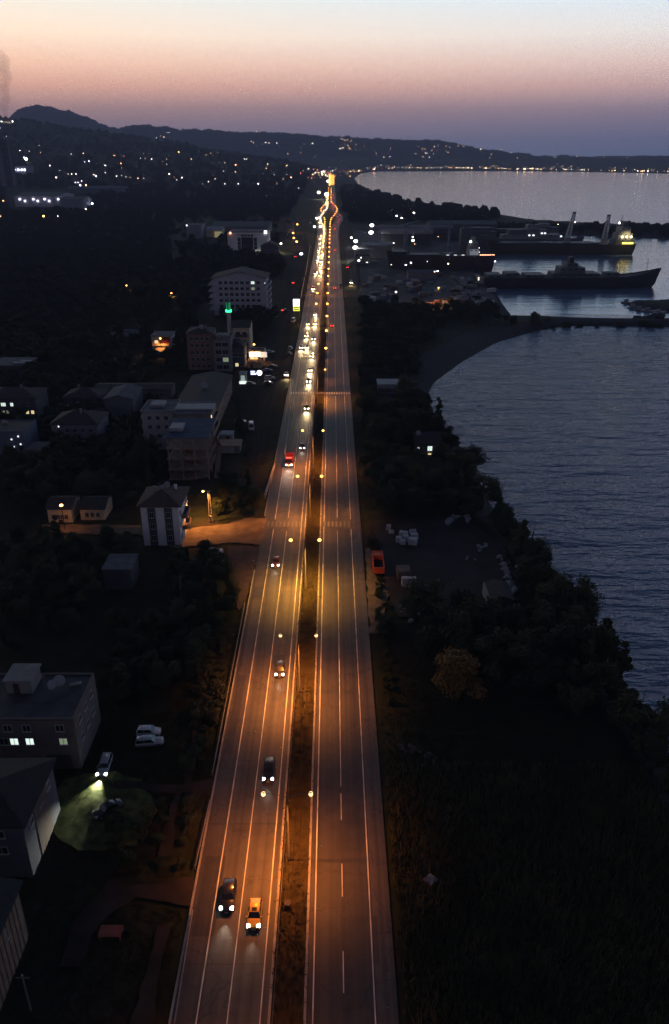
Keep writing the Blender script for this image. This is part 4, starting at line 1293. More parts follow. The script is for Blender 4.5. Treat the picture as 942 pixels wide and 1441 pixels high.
# --- orange lit house among the trees
b = bpx("orange_lit_house", "two-storey house glowing orange under a street lamp, beyond the dark orchard", "house", 213, 240, 473, 497, 11, WHITEW)
b.flat(TIN, 0, .6); b.balcony(.5, b.w - .5, b.h * .5, 2.0); b.grid(2, 3, {(1, 0): 'y'}, w_=1.8, h_=1.6); b.part(MB().box(b.w * .5, b.w * .95, -.2, -.004, .5 * b.h + .3, b.h - .4), "dark_bay", mat("red_shutter", (.12, .02, .015), .7, .2))
b = bpx("white_awning", "tilted pale awning sheet at the foot of the orange lit house", "awning", 219, 231, 495, 502, 4, TINW, minh=1.8); b.gable(TINW, 1.4, .4, 'x')
b = bpx("long_white_wall", "long pale shed roof line left of the orange lit house", "shed", 156, 208, 467, 474, 7, mat("pale_shed", (.42, .41, .40), .8, .15, .4)); b.gable(TIN, .8, .4, 'x')
# --- dim houses at the left edge
b = bpx("village_house", "house with white roof sheets and one tiny light, upper left of the village", "house", -14, 36, 514, 533, 14, DARKW); b.flat(TIN, 0, .6); b.window(b.w * .42, 1.2, 1.4, 1.3, 's')
b.part(MB().box(b.w * .6, b.w * .95, 2, 4, b.h + .16, b.h + .7), "white_sheet", TINW); b.part(MB().box(b.w * .7, b.w * 1.0, 6, 8, b.h + .16, b.h + .5), "white_sheet", TINW)
b = bpx("village_house", "long house with a row of small warm lit windows at the left edge", "house", -25, 49, 560, 590, 13, DARKW); b.hip(TILE, 2.2, .6)
for u, k, z in ((.37, 'w', 4.9), (.40, 'w', 4.9), (.545, 'w', 4.9), (.86, '.', 4.9), (.36, 'd', 2.0), (.45, 'd', 2.0), (.55, 'd', 2.0), (.82, 'y', 2.0), (.92, 'y', 2.0)): b.window(u * b.w, min(z, b.h - 1.6), 1.2, 1.4, k)
b = bpx("village_house", "bluish house with four tiny lamps on its wall at the left edge", "house", -20, 33, 608, 640, 12, mat("slate_blue_render", (.13, .15, .20), .9, .15, .5)); b.flat(FLATR, .4)
for u, z in ((.66, .80), (.85, .95), (.88, .55), (.70, .42)):
    b.part(MB().blob((u * b.w, -.18, z * (b.h - 1)), .24, .14, .24), "wall_lamp", LITS)
b.part(MB().box(b.w + .01, b.w + 6, -1, 6, -1, 2.4), "annexe", GREYW)
b = bpx("village_house", "pale pilastered house with a dark hipped roof in the middle of the left village", "house", 72, 137, 597, 624, 13, mat("violet_grey_render", (.20, .20, .24), .9, .15, .5)); b.hip(TILE, 3.0, .6)
for k in range(6): b.part(MB().box(k * b.w / 5 - .3 if k else 0, k * b.w / 5 + .3 if k < 5 else b.w, -.3, -.004, -.5, b.h - .2), "pilaster", GREYW)
b.grid(2, 5); b.part(MB().blob((b.w * .16, -.2, b.h * .9), .22, .15, .22), "wall_lamp", LITS)
b = bpx("village_house", "dim house with two lit door lamps behind the pilastered house", "house", 89, 141, 560, 576, 12, DARKW); b.hip(TILE, 2.4, .5); b.grid(1, 4, z0=2.6)
for u in (.1, .74): b.part(MB().box(u * b.w - .25, u * b.w + .25, -.2, -.004, .6, 1.6), "wall_lamp", LITY)
b = bpx("village_house", "low grey blue barn with pale roof patches right of the pilastered house", "barn", 146, 186, 562, 586, 16, mat("barn_blue", (.14, .15, .18), .9, .15, .5)); b.gable(TIN, 1.6, .5, 'y')
b = bpx("garden_shed", "small plain grey shed in the dark field below the striped house", "shed", 144, 183, 801, 830, 7, mat("field_shed", (.09, .095, .105), .9, .2, .4)); b.flat(TIN, 0, .25)
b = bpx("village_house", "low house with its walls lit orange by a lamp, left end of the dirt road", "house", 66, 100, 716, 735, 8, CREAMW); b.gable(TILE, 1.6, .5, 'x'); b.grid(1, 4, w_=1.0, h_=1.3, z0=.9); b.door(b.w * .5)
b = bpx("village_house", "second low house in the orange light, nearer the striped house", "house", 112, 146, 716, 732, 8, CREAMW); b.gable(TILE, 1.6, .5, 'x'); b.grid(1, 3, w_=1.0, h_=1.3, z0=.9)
b = bpx("corner_hut", "white flat hut beside the service yard", "hut", 310, 327, 612, 622, 4, WHITEW); b.flat(TINW, 0, .2); b.door(b.w * .6, 1.2, 2)
b = bpx("yard_store", "pale long canopy with a brown edge below the white flat hut", "store", 299, 337, 628, 638, 6, GREYW); b.flat(mat("brown_canopy", (.25, .17, .13), .8, .2, .5), 0, .4); b.part(MB().box(b.w * .35, b.w * .8, -.06, -.004, -.4, 2.4), "shutter", WHITEW)
# --- public building with glazed front, workshops
b = bpx("public_building", "wide white public building with a tall dark glazed front and lit entrance", "public building", 320, 376, 330, 358, 40, mat("facade_white", (.62, .62, .64), .85, .1, .1))
b.flat(FLATR, 1.4)
b.part(MB().box(b.w * .35, b.w * .64, -.5, -.004, b.h * .12, b.h * .86), "curtain_wall", WDARK)
for z in (.25, .45, .65): b.window(b.w * .29, b.h * z, 3, 3.4); b.window(b.w * .70, b.h * z, 3, 3.4)
for u in (.38, .46, .54, .62): b.window(b.w * u, b.h * .90, 2.6, 2.0)
b.part(MB().box(b.w * .26, b.w * .38, -3, -.004, .2, 3.0), "lit_entrance", glow("entrance_dim", (.7, .85, .75), .3)); b.part(MB().box(b.w * .42, b.w * .54, -4, -.5, .2, 4.0), "lit_entrance", glow("entrance_white", (.95, 1, .92), 2.2)); b.part(MB().box(b.w * .60, b.w * .95, -3, -.004, .2, 4.2), "lit_entrance", glow("entrance_pale", (.8, .88, .7), .28))
b.part(MB().box(b.w * .93, b.w * 1.0, -1.2, -.6, b.h * 1.06, b.h * 1.2), "roof_sign", glow("roof_sign_blue", (.75, .8, 1), 3.5)); b.part(MB().blob((b.w * .08, -.8, b.h * 1.08), 1.1, .8, 1.1), "red_beacon", glow("red_beacon", (1, .28, .15), 4))
b = bpx("warehouse", "long pale roofed warehouse behind the public building", "warehouse", 298, 378, 319, 330, 60, GREYW); b.gable(TIN, 4, 1, 'x')
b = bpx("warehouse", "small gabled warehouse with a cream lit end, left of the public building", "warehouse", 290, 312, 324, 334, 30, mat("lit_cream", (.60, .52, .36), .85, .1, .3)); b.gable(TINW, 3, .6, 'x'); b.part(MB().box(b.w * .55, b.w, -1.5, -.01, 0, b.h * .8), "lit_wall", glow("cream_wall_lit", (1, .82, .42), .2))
b = bpx("warehouse", "grey block with one white lamp at its left corner", "warehouse", 262, 283, 317, 336, 30, mat("grey_blue_block", (.22, .23, .26), .85, .1, .3)); b.flat(TIN, .5); b.part(MB().blob((1, -.8, b.h), .9, .6, .9), "wall_lamp", LITS)
b = bpx("house_block", "grey block standing alone left of the first amber service lamps", "apartment block", 398, 413, 313, 327, 16, mat("grey_violet_block", (.2, .2, .23), .85, .1, .3)); b.hip(TILE, 3, .6); b.grid(4, 4, w_=2, h_=1.6)
b = bpx("house_block", "dark gabled house by the side street with pale window streaks", "house", 367, 392, 347, 366, 16, DARKW); b.gable(TILE, 4, .6, 'y'); b.grid(2, 4, w_=2, h_=1.6, z0=2)
# --- factories on the far left
b = bpx("factory_hall", "pale factory hall with a row of seven white floodlights on its front", "factory", 20, 84, 276, 291, 90, mat("factory_wall", (.36, .36, .42), .85, .1, .05)); b.gable(TIN, 5, 1, 'x')
for px in (28, 35, 47, 53, 63, 69, 82): b.part(MB().blob(((px - 20) / 64 * b.w, -1.2, b.h * (.55 if px in (35, 53, 69) else .72)), 1.5, 1.2, 1.5), "wall_floodlight", glow("flood_violet", (.82, .80, 1), 7))
b = bpx("factory_hall", "lower grey hall joined to the right of the floodlit factory", "factory", 85, 116, 281, 296, 60, mat("factory_grey", (.24, .25, .29), .85, .1, .05)); b.gable(TIN, 4, 1, 'x')
b = bpx("factory_hall", "long dark hall behind the floodlit factory", "factory", 94, 172, 265, 273, 60, mat("factory_dark", (.13, .14, .17), .85, .1, .05)); b.gable(TIN, 4, 1, 'x')
b = bpx("factory_hall", "far factory with a close row of violet lamps at the left edge", "factory", -20, 36, 234, 245, 60, mat("factory_far", (.20, .2, .24), .85, .1, .05)); b.flat(TIN, 0, 1)
for px in (0, 5, 11, 17, 21, 26, 31, 35): b.part(MB().blob(((px + 20) / 56 * b.w, -2, b.h * .55), 2.6, 1.6, 2.4), "wall_floodlight", glow("flood_violet_far", (.78, .80, 1), 9))
for px, pb, pt_, lab in ((7, 262, 178, "tallest dark chimney stack at the left edge"), (20, 262, 196, "slimmer pale chimney stack beside the tallest one")):
    g0 = hit(px, pb); Y = g0.y; h = hgt(Y, pt_) - g0.z
    r = empty("factory_chimney", tuple(g0)); tag(r, lab, "chimney")
    MB().lathe([(7 if px == 7 else 3.2, -3), (4.6 if px == 7 else 2.4, h), (4.2 if px == 7 else 2.1, h), (4, h - 6)], 14).build("stack", mat("stack_concrete", (.16, .155, .165), .9, .2, .05), r, smooth=True)
    MB().lathe([(4.9 if px == 7 else 2.6, h * .93), (5.0 if px == 7 else 2.7, h * .95), (4.6 if px == 7 else 2.45, h * .97)], 14).build("stack_ring", DSTEEL, r)
b = bpx("hilltop_house", "yellow lit house on the crest of the left hill", "house", 3, 15, 168, 174, 20, CREAMW); b.flat(TIN, 0, 1); b.grid(1, 4, {(0, k): 'y' for k in range(4)}, w_=4.5, h_=6, z0=1)
b = bpx("tower_block", "tall dark tower block standing between the two chimney stacks at the left edge", "tower", -4, 9, 196, 262, 30, mat("tower_dark", (.05, .05, .058), .9, .2, .05)); b.flat(FLATR, 0); b.grid(6, 4, w_=3, h_=2.4, z0=3)
# --- right side
b = bpx("shore_house", "small house with a pale flat roof edge between the highway and the bay", "house", 532, 563, 541, 556, 8, DARKW); b.flat(TINW, 0, .3); b.part(MB().box(0, b.w, -.4, -.004, b.h - 1.6, b.h + .1), "fascia", TINW); b.grid(1, 3, {(0, 0): '.'}, w_=1.4, h_=1.5, z0=.8); b.part(MB().tube([(b.w * .55, 2, b.h), (b.w * .55, 2, b.h + 2.2)], .05, 6), "antenna", STEEL)
b = bpx("shore_house", "dark roofed cottage with one white lit window in the shore trees", "house", 586, 618, 625, 640, 9, GREYW); b.gable(TILE, 2.6, .7, 'x'); b.window(b.w * .6, 1.2, 1.6, 1.7, 'w'); b.window(b.w * .1, 1.7, .7, .9, 's'); b.part(MB().box(b.w * .6 - .5, b.w * .6 + .5, -.5, -.05, .1, .35), "door_lamp", LITY); b.dish(b.w * .1, 3.5, b.h + 1.6, .9, .4)
b = bpx("lean_to_shed", "low dark shed with a pale curved edge at the end of the rock wall", "shed", 690, 722, 845, 862, 7, mat("shed_dark", (.10, .10, .11), .9, .2, .5)); b.gable(TILE, 1.0, .3, 'y'); b.part(MB().box(-.35, -.02, -.2, 7, -.3, b.h + .3), "end_wall", CONC)
# ------------------------------------------------------------------ ships and harbour
random.seed(5)
HULLD = mat("hull_dark", (.032, .032, .038), .6, .2, .05)
HULLG = mat("hull_grey", (.085, .088, .095), .6, .2, .05)
HULLR = mat("hull_rust", (.055, .030, .028), .7, .3, .08)
HULLY = mat("hull_olive", (.06, .055, .028), .6, .2, .05)
DECK = mat("deck_grey", (.10, .10, .105), .8, .25, .1)
SUPER = mat("superstructure_white", (.25, .255, .27), .7, .12, .1)
SUPERG = mat("superstructure_grey", (.11, .115, .125), .7, .12, .1)


def ship(name, label, pxl, pxr, pywl, hh_, hull, bow=1, beam=None, blocks=(), masts=(), cat="ship", sheer=.35, z0=SEA):
    """side-on hull; bow=1: the bow points right"""
    Y = G(0, pywl, z0).y
    x0, x1 = xat(pxl, Y, z0 + hh_), xat(pxr, Y, z0 + hh_)
    Ln = x1 - x0; beam = beam or Ln * .13
    r = empty(name, ((x0 + x1) / 2, Y + beam / 2, z0)); tag(r, label, cat)
    b = MB(); S = []
    for t in (0, .03, .10, .3, .6, .78, .88, .95, 1.0):
        wdt = {0: .80, .03: .9, .10: 1, .3: 1, .6: 1, .78: .86, .88: .6, .95: .3, 1.0: .02}[t] * beam / 2
        top = hh_ * (1 + (sheer * max(0, (t - .7) / .3) ** 2) + .06 * max(0, (.1 - t) / .1))
        x = (t - .5) * Ln
        xb = x - (0.0 if t < .88 else Ln * .045 * (t - .85) / .15) + (Ln * .02 if t == 0 else 0)
        S.append([(bow * xb, -wdt * .82, -1.5), (bow * (x * .5 + xb * .5), -wdt * .95, hh_ * .35), (bow * x, -wdt, top), (bow * x, wdt, top), (bow * (x * .5 + xb * .5), wdt * .95, hh_ * .35), (bow * xb, wdt * .82, -1.5)])
    b.loft(S).build("hull", hull, r, smooth=False)
    b = MB(); S2 = []
    for sct in S: S2.append([(sct[2][0], sct[2][1] * .96, sct[2][2] + .02), (sct[3][0], sct[3][1] * .96, sct[3][2] + .02), (sct[3][0], sct[3][1] * .96, sct[3][2] + .12), (sct[2][0], sct[2][1] * .96, sct[2][2] + .12)])
    b.loft(S2).build("deck", DECK, r)
    b = MB(); S3 = []
    for sgn in (-1, 1):
        S3 = [[(sc[2][0], sgn * abs(sc[2][1]), sc[2][2]), (sc[2][0], sgn * abs(sc[2][1]) * .97, sc[2][2]), (sc[2][0], sgn * abs(sc[2][1]) * .97, sc[2][2] + .9), (sc[2][0], sgn * abs(sc[2][1]), sc[2][2] + .9)] for sc in S]
        b.loft(S3)
    b.build("bulwark", hull, r)
    for (ta, tb, wz, za, zb, m, *pn) in blocks:     # along the hull (0..1 from left to right of the picture), share of the beam, heights above deck
        xa, xb = (ta - .5) * Ln, (tb - .5) * Ln; wb = beam / 2 * wz
        b = MB().loft([[(xa, -wb, hh_ + za + .13), (xb, -wb, hh_ + za + .13), (xb, wb, hh_ + za + .13), (xa, wb, hh_ + za + .13)], [(xa + .25, -wb, hh_ + zb), (xb - .25, -wb, hh_ + zb), (xb - .25, wb, hh_ + zb), (xa + .25, wb, hh_ + zb)]])
        s_ = b.build(pn[0] if pn else "deckhouse", m, r)
        if zb - za > 2.2 and xb - xa > 5 and not pn:
            nw = max(2, int((xb - xa) / 4)); q = MB()
            for k in range(nw): q.box(xa + (k + .3) * (xb - xa) / nw, xa + (k + .7) * (xb - xa) / nw, -wb - .12, -wb - .02, hh_ + zb - 1.5, hh_ + zb - .7)
            q.build("window_row", WDARK, s_)
    for (t, hgt_m, rad) in masts:
        x = (t - .5) * Ln
        b = MB().tube([(x, 0, hh_), (x, 0, hh_ + hgt_m)], [rad, rad * .5], 8).tube([(x - hgt_m * .13, 0, hh_ + hgt_m * .72), (x + hgt_m * .13, 0, hh_ + hgt_m * .72)], rad * .35, 6).tube([(x, -hgt_m * .1, hh_ + hgt_m * .85), (x, hgt_m * .1, hh_ + hgt_m * .85)], rad * .3, 6)
        b.build("mast", SUPERG, r)
    return r, Ln, beam, hh_


s1 = ship("cargo_ship", "long low dark ship with its bow to the right, moored nearest in the harbour", 682, 936, 407, 7, HULLD, 1, 20,
          [(.02, .10, .8, 0, 3, SUPERG), (.12, .20, .7, 0, 4, SUPERG), (.23, .34, .8, 0, 3, HULLG), (.38, .64, .85, 0, 4, HULLG), (.42, .56, .75, 4, 8, SUPERG), (.46, .52, .6, 8, 11, SUPERG), (.68, .76, .5, 0, 4, SUPERG), (.475, .50, .35, 11, 15, HULLD, "funnel")], [(.49, 23, .35), (.92, 14, .25)], sheer=.9)
s2 = ship("freighter", "rusty red hull on the slip with a white block and a strip of deck lights", 545, 698, 381, 11, HULLR, -1, 20,
          [(.05, .18, .8, 0, 4, HULLD), (.22, .50, .75, 0, 1.6, HULLD, "hatch"), (.53, .62, .6, 0, 2.4, SUPERG), (.755, .845, .7, 0, 6, SUPER), (.76, .84, .6, 6, 11, SUPER), (.78, .82, .3, 11, 15, SUPERG, "funnel")], [(.80, 18, .3), (.12, 14, .3)], z0=-1)
x = s2[1]
for k in range(9): MB().blob(((.86 + k * .0155 - .5) * x, -8.6, 11 + 1.5), .55, .4, .45).build("deck_lamp", glow("deck_orange", (1, .50, .28), 3.2), s2[0])
for t in (.56, .63, .70): MB().box((t - .5) * x - 1.2, (t - .5) * x + 1.2, -8.4, -8.1, 12, 12.7).build("deck_lamp", glow("deck_white", (.8, .85, .85), .8), s2[0])
MB().blob(((.765 - .5) * x, -6.5, 23), .8, .6, .8).build("deck_lamp", glow("deck_flood", (1, .97, .92), 14), s2[0])
MB().box((.762 - .5) * x, (.842 - .5) * x, -7.02, -6.98, 12.2, 16.8).build("lit_panel", glow("pale_panel", (.75, .85, .95), .14), s2[0])
s3 = ship("crane_ship", "long low ship with two tall deck cranes and an olive stern lit by yellow lamps", 690, 897, 359, 9, HULLY, -1, 24,
          [(.05, .45, .8, 0, 2.2, HULLD, "hatch"), (.46, .74, .8, 0, 2.0, HULLD, "hatch"), (.855, .985, .85, 0, 5, SUPERG), (.87, .97, .75, 5, 11, SUPER), (.885, .955, .65, 11, 17, SUPER), (.90, .94, .4, 17, 22, SUPERG, "funnel")], [(.90, 28, .5)])
Ls = s3[1]
for t in (.895, .925, .955): MB().blob(((t - .5) * Ls, -10.6, 17), .9, .6, .9).build("deck_lamp", glow("stern_lamp", (1, .80, .42), 9), s3[0])
MB().blob(((.868 - .5) * Ls, -8, 30), .9, .7, .9).build("deck_lamp", glow("stern_flood", (1, .93, .82), 12), s3[0])
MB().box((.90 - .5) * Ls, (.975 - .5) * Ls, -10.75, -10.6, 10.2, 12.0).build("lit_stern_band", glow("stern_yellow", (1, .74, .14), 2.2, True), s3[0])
spot(s3[0], ((.93 - .5) * Ls, -16, 24), 9000, (1, .8, .35), R(120), .8, (R(25), 0, 0), .5)
for px, top, lean in ((798, 300, 4), (850, 304, 1.5)):
    Y = s3[0].location.y; xb = xat(px, Y, 6); ht = hgt(Y, top) - (SEA + 9)
    r = empty("deck_crane", (xb, Y, SEA + 9)); tag(r, "tall tapering ship crane with raised boom, %s" % ("the left one of the pair" if px == 798 else "the right one nearer the lit stern"), "crane")
    MB().loft([[(-3.4, -3, 0), (3.4, -3, 0), (3.4, 3, 0), (-3.4, 3, 0)], [(-2.4, -2.2, ht * .22), (2.4, -2.2, ht * .22), (2.4, 2.2, ht * .22), (-2.4, 2.2, ht * .22)]]).build("pedestal", SUPER, r)
    bm_ = MB()
    for s in (-1, 1):
        bm_.loft([[(s * 1.9 - .75, -1.2, ht * .2), (s * 1.9 + .75, -1.2, ht * .2), (s * 1.9 + .75, 1.2, ht * .2), (s * 1.9 - .75, 1.2, ht * .2)], [(lean + s * 1.0 - .6, -.6, ht), (lean + s * 1.0 + .6, -.6, ht), (lean + s * 1.0 + .6, .6, ht), (lean + s * 1.0 - .6, .6, ht)]])
    for k in range(8):
        t = k / 8; xx = lean * t; zz = ht * (.2 + .8 * t); zz2 = ht * (.2 + .8 * (k + 1) / 8); w0 = 1.9 - t
        bm_.tube([(xx - w0, 0, zz), (lean * (k + 1) / 8 + w0 - .1, 0, zz2)], .28, 5)
    bm_.build("boom", mat("crane_white", (.5, .5, .5), .6, .1, .2), r)
    MB().box(lean - 1.6, lean + 1.6, -1, 1, ht - .2, ht + 1.2).build("boom_head", SUPERG, r)
s4 = ship("ferry", "grey ship with a stepped white superstructure lying behind the two moored ships", 655, 800, 352, 10, HULLG, 1, 18,
          [(.03, .30, .8, 0, 8, SUPERG), (.06, .25, .7, 8, 12, SUPERG), (.36, .93, .85, 0, 5, SUPER), (.42, .80, .75, 5, 10, SUPERG), (.60, .72, .6, 10, 15, SUPER), (.64, .68, .3, 15, 19, HULLD, "funnel")], [(.62, 24, .35), (.2, 18, .3)])
for t, z in ((.62, 4), (.66, 4), (.74, 6), (.77, 6), (.93, 3)): MB().box((t - .5) * s4[1] - .9, (t - .5) * s4[1] + .9, -8.2, -7.8, 10 + z, 11.2 + z).build("lit_window", LITS, s4[0])
s5 = ship("patrol_boat", "slim grey boat with raked bow behind the left crane", 760, 824, 346, 6, HULLG, 1, 11, [(.15, .60, .7, 0, 4, SUPERG), (.25, .45, .6, 4, 7, SUPERG)], [(.35, 12, .25)])
s6 = ship("freighter", "dark ship with long deckhouse on the far quay", 690, 790, 338, 8, HULLD, 1, 16, [(.05, .6, .8, 0, 4, SUPERG), (.62, .98, .7, 0, 6, SUPERG), (.7, .85, .6, 6, 10, SUPER)], [(.3, 16, .3), (.76, 20, .3)])
s7 = ship("workboat", "squat workboat with small white cabin by the quay lights", 668, 690, 402, 3.5, HULLG, 1, 8, [(.15, .55, .7, 0, 3.5, SUPER)], [(.35, 8, .15)], cat="boat")
for t in (-.25, .05): MB().box(t * s7[1] - .5, t * s7[1] + .5, -4.3, -4.0, 3.8, 6.2).build("lit_doorway", glow("quay_lamp_warm", (1, .9, .66), 1.3), s7[0])
random.seed(77)
for k in range(24):
    px, py = random.uniform(640, 705), random.uniform(394, 428)
    if px > 668 + (py - 392) * .9: continue
    p = G(px, py, .1); ln = random.uniform(6, 13)
    b = MB(); S = []
    for t, wd in ((-.5, .7), (-.3, 1), (.1, 1), (.35, .6), (.5, .05)): S.append([(t * ln, -wd * 1.0, .4), (t * ln, -wd * 1.6, 1.8 + max(0, t) * 1.2), (t * ln, wd * 1.6, 1.8 + max(0, t) * 1.2), (t * ln, wd * 1.0, .4)])
    r = empty("hauled_boat", p, random.uniform(0, 3.1)); tag(r, "small boat hauled out on the cluttered harbour bank", "boat", "boats hauled out on the harbour bank")
    b.loft(S).build("hull", random.choice([HULLD, HULLG, SUPER]), r); MB().box(-ln * .3, ln * .02, -.9, .9, 1.85, 3.6).build("cabin", SUPER, r)
    if k % 2: MB().tube([(0, 0, 1.8), (0, 0, 9)], .09, 5).build("mast", SUPER, r)
    MB().box(-ln * .3, ln * .3, -.5, .5, 0, .42).build("cradle", DSTEEL, r)
# small boats along the pier at the right edge
for k, (px, py, ln) in enumerate(((884, 427, 9), (893, 433, 11), (903, 437, 10), (915, 439, 12), (929, 441, 10))):
    p = G(px, py, SEA)
    lab = "small fishing boat at the rocky pier, %s from its seaward tip" % ["first", "second", "third", "fourth", "fifth"][k]
    b = MB(); S = []
    for t, wd in ((-.5, .7), (-.3, 1), (.1, 1), (.35, .6), (.5, .05)): S.append([(t * ln, -wd * 1.5 * .7, -.4), (t * ln, -wd * 1.6, .8 + max(0, t) * 1.2), (t * ln, wd * 1.6, .8 + max(0, t) * 1.2), (t * ln, wd * 1.5 * .7, -.4)])
    r = empty("fishing_boat", p, random.uniform(-.6, .6)); tag(r, lab, "boat", "fishing boats along the pier")
    b.loft(S).build("hull", mat("boat_paint", (.28, .29, .31), .6, .3, .1), r); MB().box(-ln * .3, -ln * .02, -.9, .9, .85, 2.6).build("cabin", SUPER, r); MB().tube([(0, 0, .8), (0, 0, 6)], .07, 5).build("mast", SUPERG, r)
# sheds and gantry of the yard
b = bpx("shipyard_hall", "wide dark shipyard hall with a pale roof beam, behind the floodlights", "shed", 536, 607, 323, 346, 40, mat("hall_dark", (.06, .065, .075), .85, .2, .05)); b.flat(TIN, 0, 1)
b.part(MB().box(-2, b.w + 2, -1.2, -.1, b.h - 4.5, b.h + .1), "fascia_beam", TINW)
b = bpx("shipyard_hall", "long low hall with a lit edge beyond the gantry", "shed", 606, 700, 316, 336, 40, mat("hall_mid", (.10, .105, .115), .85, .2, .05)); b.gable(TIN, 3, 1, 'x'); b.grid(1, 7, w_=3, h_=2.5, z0=4)
b = bpx("shipyard_shed", "low open shed with white roof patches beside the harbour road", "shed", 510, 552, 345, 364, 18, GREYW); b.gable(TINW, 1.5, .5, 'x')
b = bpx("shipyard_office", "small yard office with a greenish lit wall below the pair of floodlights", "office", 499, 522, 352, 372, 16, mat("office_green", (.25, .27, .22), .85, .15, .2)); b.flat(TIN, .3); b.grid(2, 4, w_=2, h_=1.6)
b = bpx("shipyard_shed", "low grey store in the middle of the yard, in front of the rusty hull", "shed", 575, 615, 384, 396, 14, GREYW); b.gable(TIN, 1.4, .4, 'x')
b = bpx("quay_tower", "slim pale quay tower block left of the ferry", "tower", 650, 664, 322, 352, 12, SUPERG); b.flat(TIN, .5); b.grid(4, 2, w_=2, h_=1.6)
r = empty("gantry_crane", (xat(534, 820, 0), 820, 0)); tag(r, "wide portal gantry crane spanning the dark hall", "crane")
W_ = xat(632, 820, 20) - xat(534, 820, 20)
MB().box(-3, W_ + 3, -1.5, 1.5, 22, 24.5).build("girder", mat("gantry_blue", (.16, .19, .26), .6, .15, .1), r)
for x in (0, W_ * .36, W_): MB().loft([[(x - 1, -4, 0), (x + 1, -4, 0), (x + 1, 4, 0), (x - 1, 4, 0)], [(x - .7, -1.2, 22), (x + .7, -1.2, 22), (x + .7, 1.2, 22), (x - .7, 1.2, 22)]]).build("leg", MATS["gantry_blue"], r)
r = empty("tower_crane", (xat(570, 800, 0), 800, 0)); tag(r, "blue steel jib crane standing between the gantry legs", "crane")
b = MB()
for sx in (-1, 1):
    for sy in (-1, 1): b.tube([(sx * 1.6, sy * 1.6, 0), (sx * 1.1, sy * 1.1, 26)], .28, 5)
for k in range(7):
    for sx in (-1, 1): b.tube([(sx * 1.5, -1.4, k * 3.6), (-sx * 1.4, -1.3, k * 3.6 + 3.6)], .15, 4)
b.build("tower", MATS["gantry_blue"], r); MB().tube([(-6, 0, 26), (14, 0, 31)], [.7, .4], 6).build("jib", MATS["gantry_blue"], r); MB().box(-2, 2, -1.5, 1.5, 24.5, 27).build("cabin", SUPERG, r)
# yard clutter: containers, skips, boats on stands
random.seed(21)
CC = ['container_grey', 'container_blue', 'container_rust', 'container_white']
for n, c in zip(CC, ((.22, .22, .23), (.10, .13, .2), (.16, .08, .06), (.42, .42, .43))): mat(n, c, .7, .2, .3)
cm = {}
for n in CC:
    b = MB().box(-3, 3, -1.2, 1.2, .1, 2.6)
    for k in range(14): b.box(-2.9 + k * .42, -2.9 + k * .42 + .2, -1.26, -1.203, .25, 2.45)
    cm[n] = b.mesh("yard_container", MATS[n])
k = 0
while k < 70:
    px, py = random.uniform(512, 705), random.uniform(386, 432)
    if px > 640 + (432 - py) * .2 + 50: continue
    p = G(px, py, .09); n = random.choice(CC)
    o = link("yard_container", cm[n], None, p, random.uniform(0, 3.14)); o.scale = (random.uniform(.4, 1.1), random.uniform(.7, 1.5), random.uniform(.4, 1.1))
    tag(o, "%s storage box lying among the clutter of the harbour yard" % n.split('_')[1].replace('rust', 'rusty'), "container", "storage boxes in the harbour yard, " + n.split('_')[1]); k += 1
# shrubs on poles / lamp things ----------------------------------------------------------------
LAMPME = {}


def lamp_mesh(h, rad, gm, arm=0.0):
    key = (h, rad, gm.name, arm)
    if key not in LAMPME:
        b = MB().tube([(0, 0, -.5), (0, 0, h)], [.14 + rad * .05, .09 + rad * .03], 6)
        if arm: b.tube([(0, 0, h - .2), (arm, 0, h)], .07, 5)
        b.blob((arm, 0, h), rad, rad, rad * .75, 1, 8, 5)
        LAMPME[key] = b.mesh("lamp", [DSTEEL, gm], False)
    return LAMPME[key]


def lamp_thing(name, px, py, h, rad, gm, label, group=None, light=None, lcol=None, exact=True, arm=0.0):
    """py is where the lamp itself is seen; the pole stands below it"""
    p = hit(px, py)
    p = hit(px, py + proj(p.x, p.y, p.z)[1] - proj(p.x, p.y, p.z + h)[1])
    z = max(p.z, SEA)
    if light or h < 7.5 and False:
        r = empty(name, (p.x, p.y, z)); tag(r, label, "street lamp", group)
        b = MB().tube([(0, 0, -.5), (0, 0, h)], [.14, .08], 7)
        if arm: b.tube([(0, 0, h - .3), (arm, 0, h + .1)], .06, 6)
        b.build("pole", DSTEEL, r); MB().blob((arm, 0, h), rad, rad, rad * .7, 0, 10, 6).build("lens", gm, r)
        spot(r, (arm, 0, h - rad * .8), light, lcol, R(155), .8, (0, 0, 0), .15)
        return r
    return tag(link(name, lamp_mesh(h, rad, gm, arm), None, (p.x, p.y, z)), label, "street lamp", group)


ORL = glow("orange_lens", (1, .45, .10), 10)
WHL = glow("white_lens", (1, .97, .90), 14)
WML = glow("warm_lens", (1, .80, .52), 12)
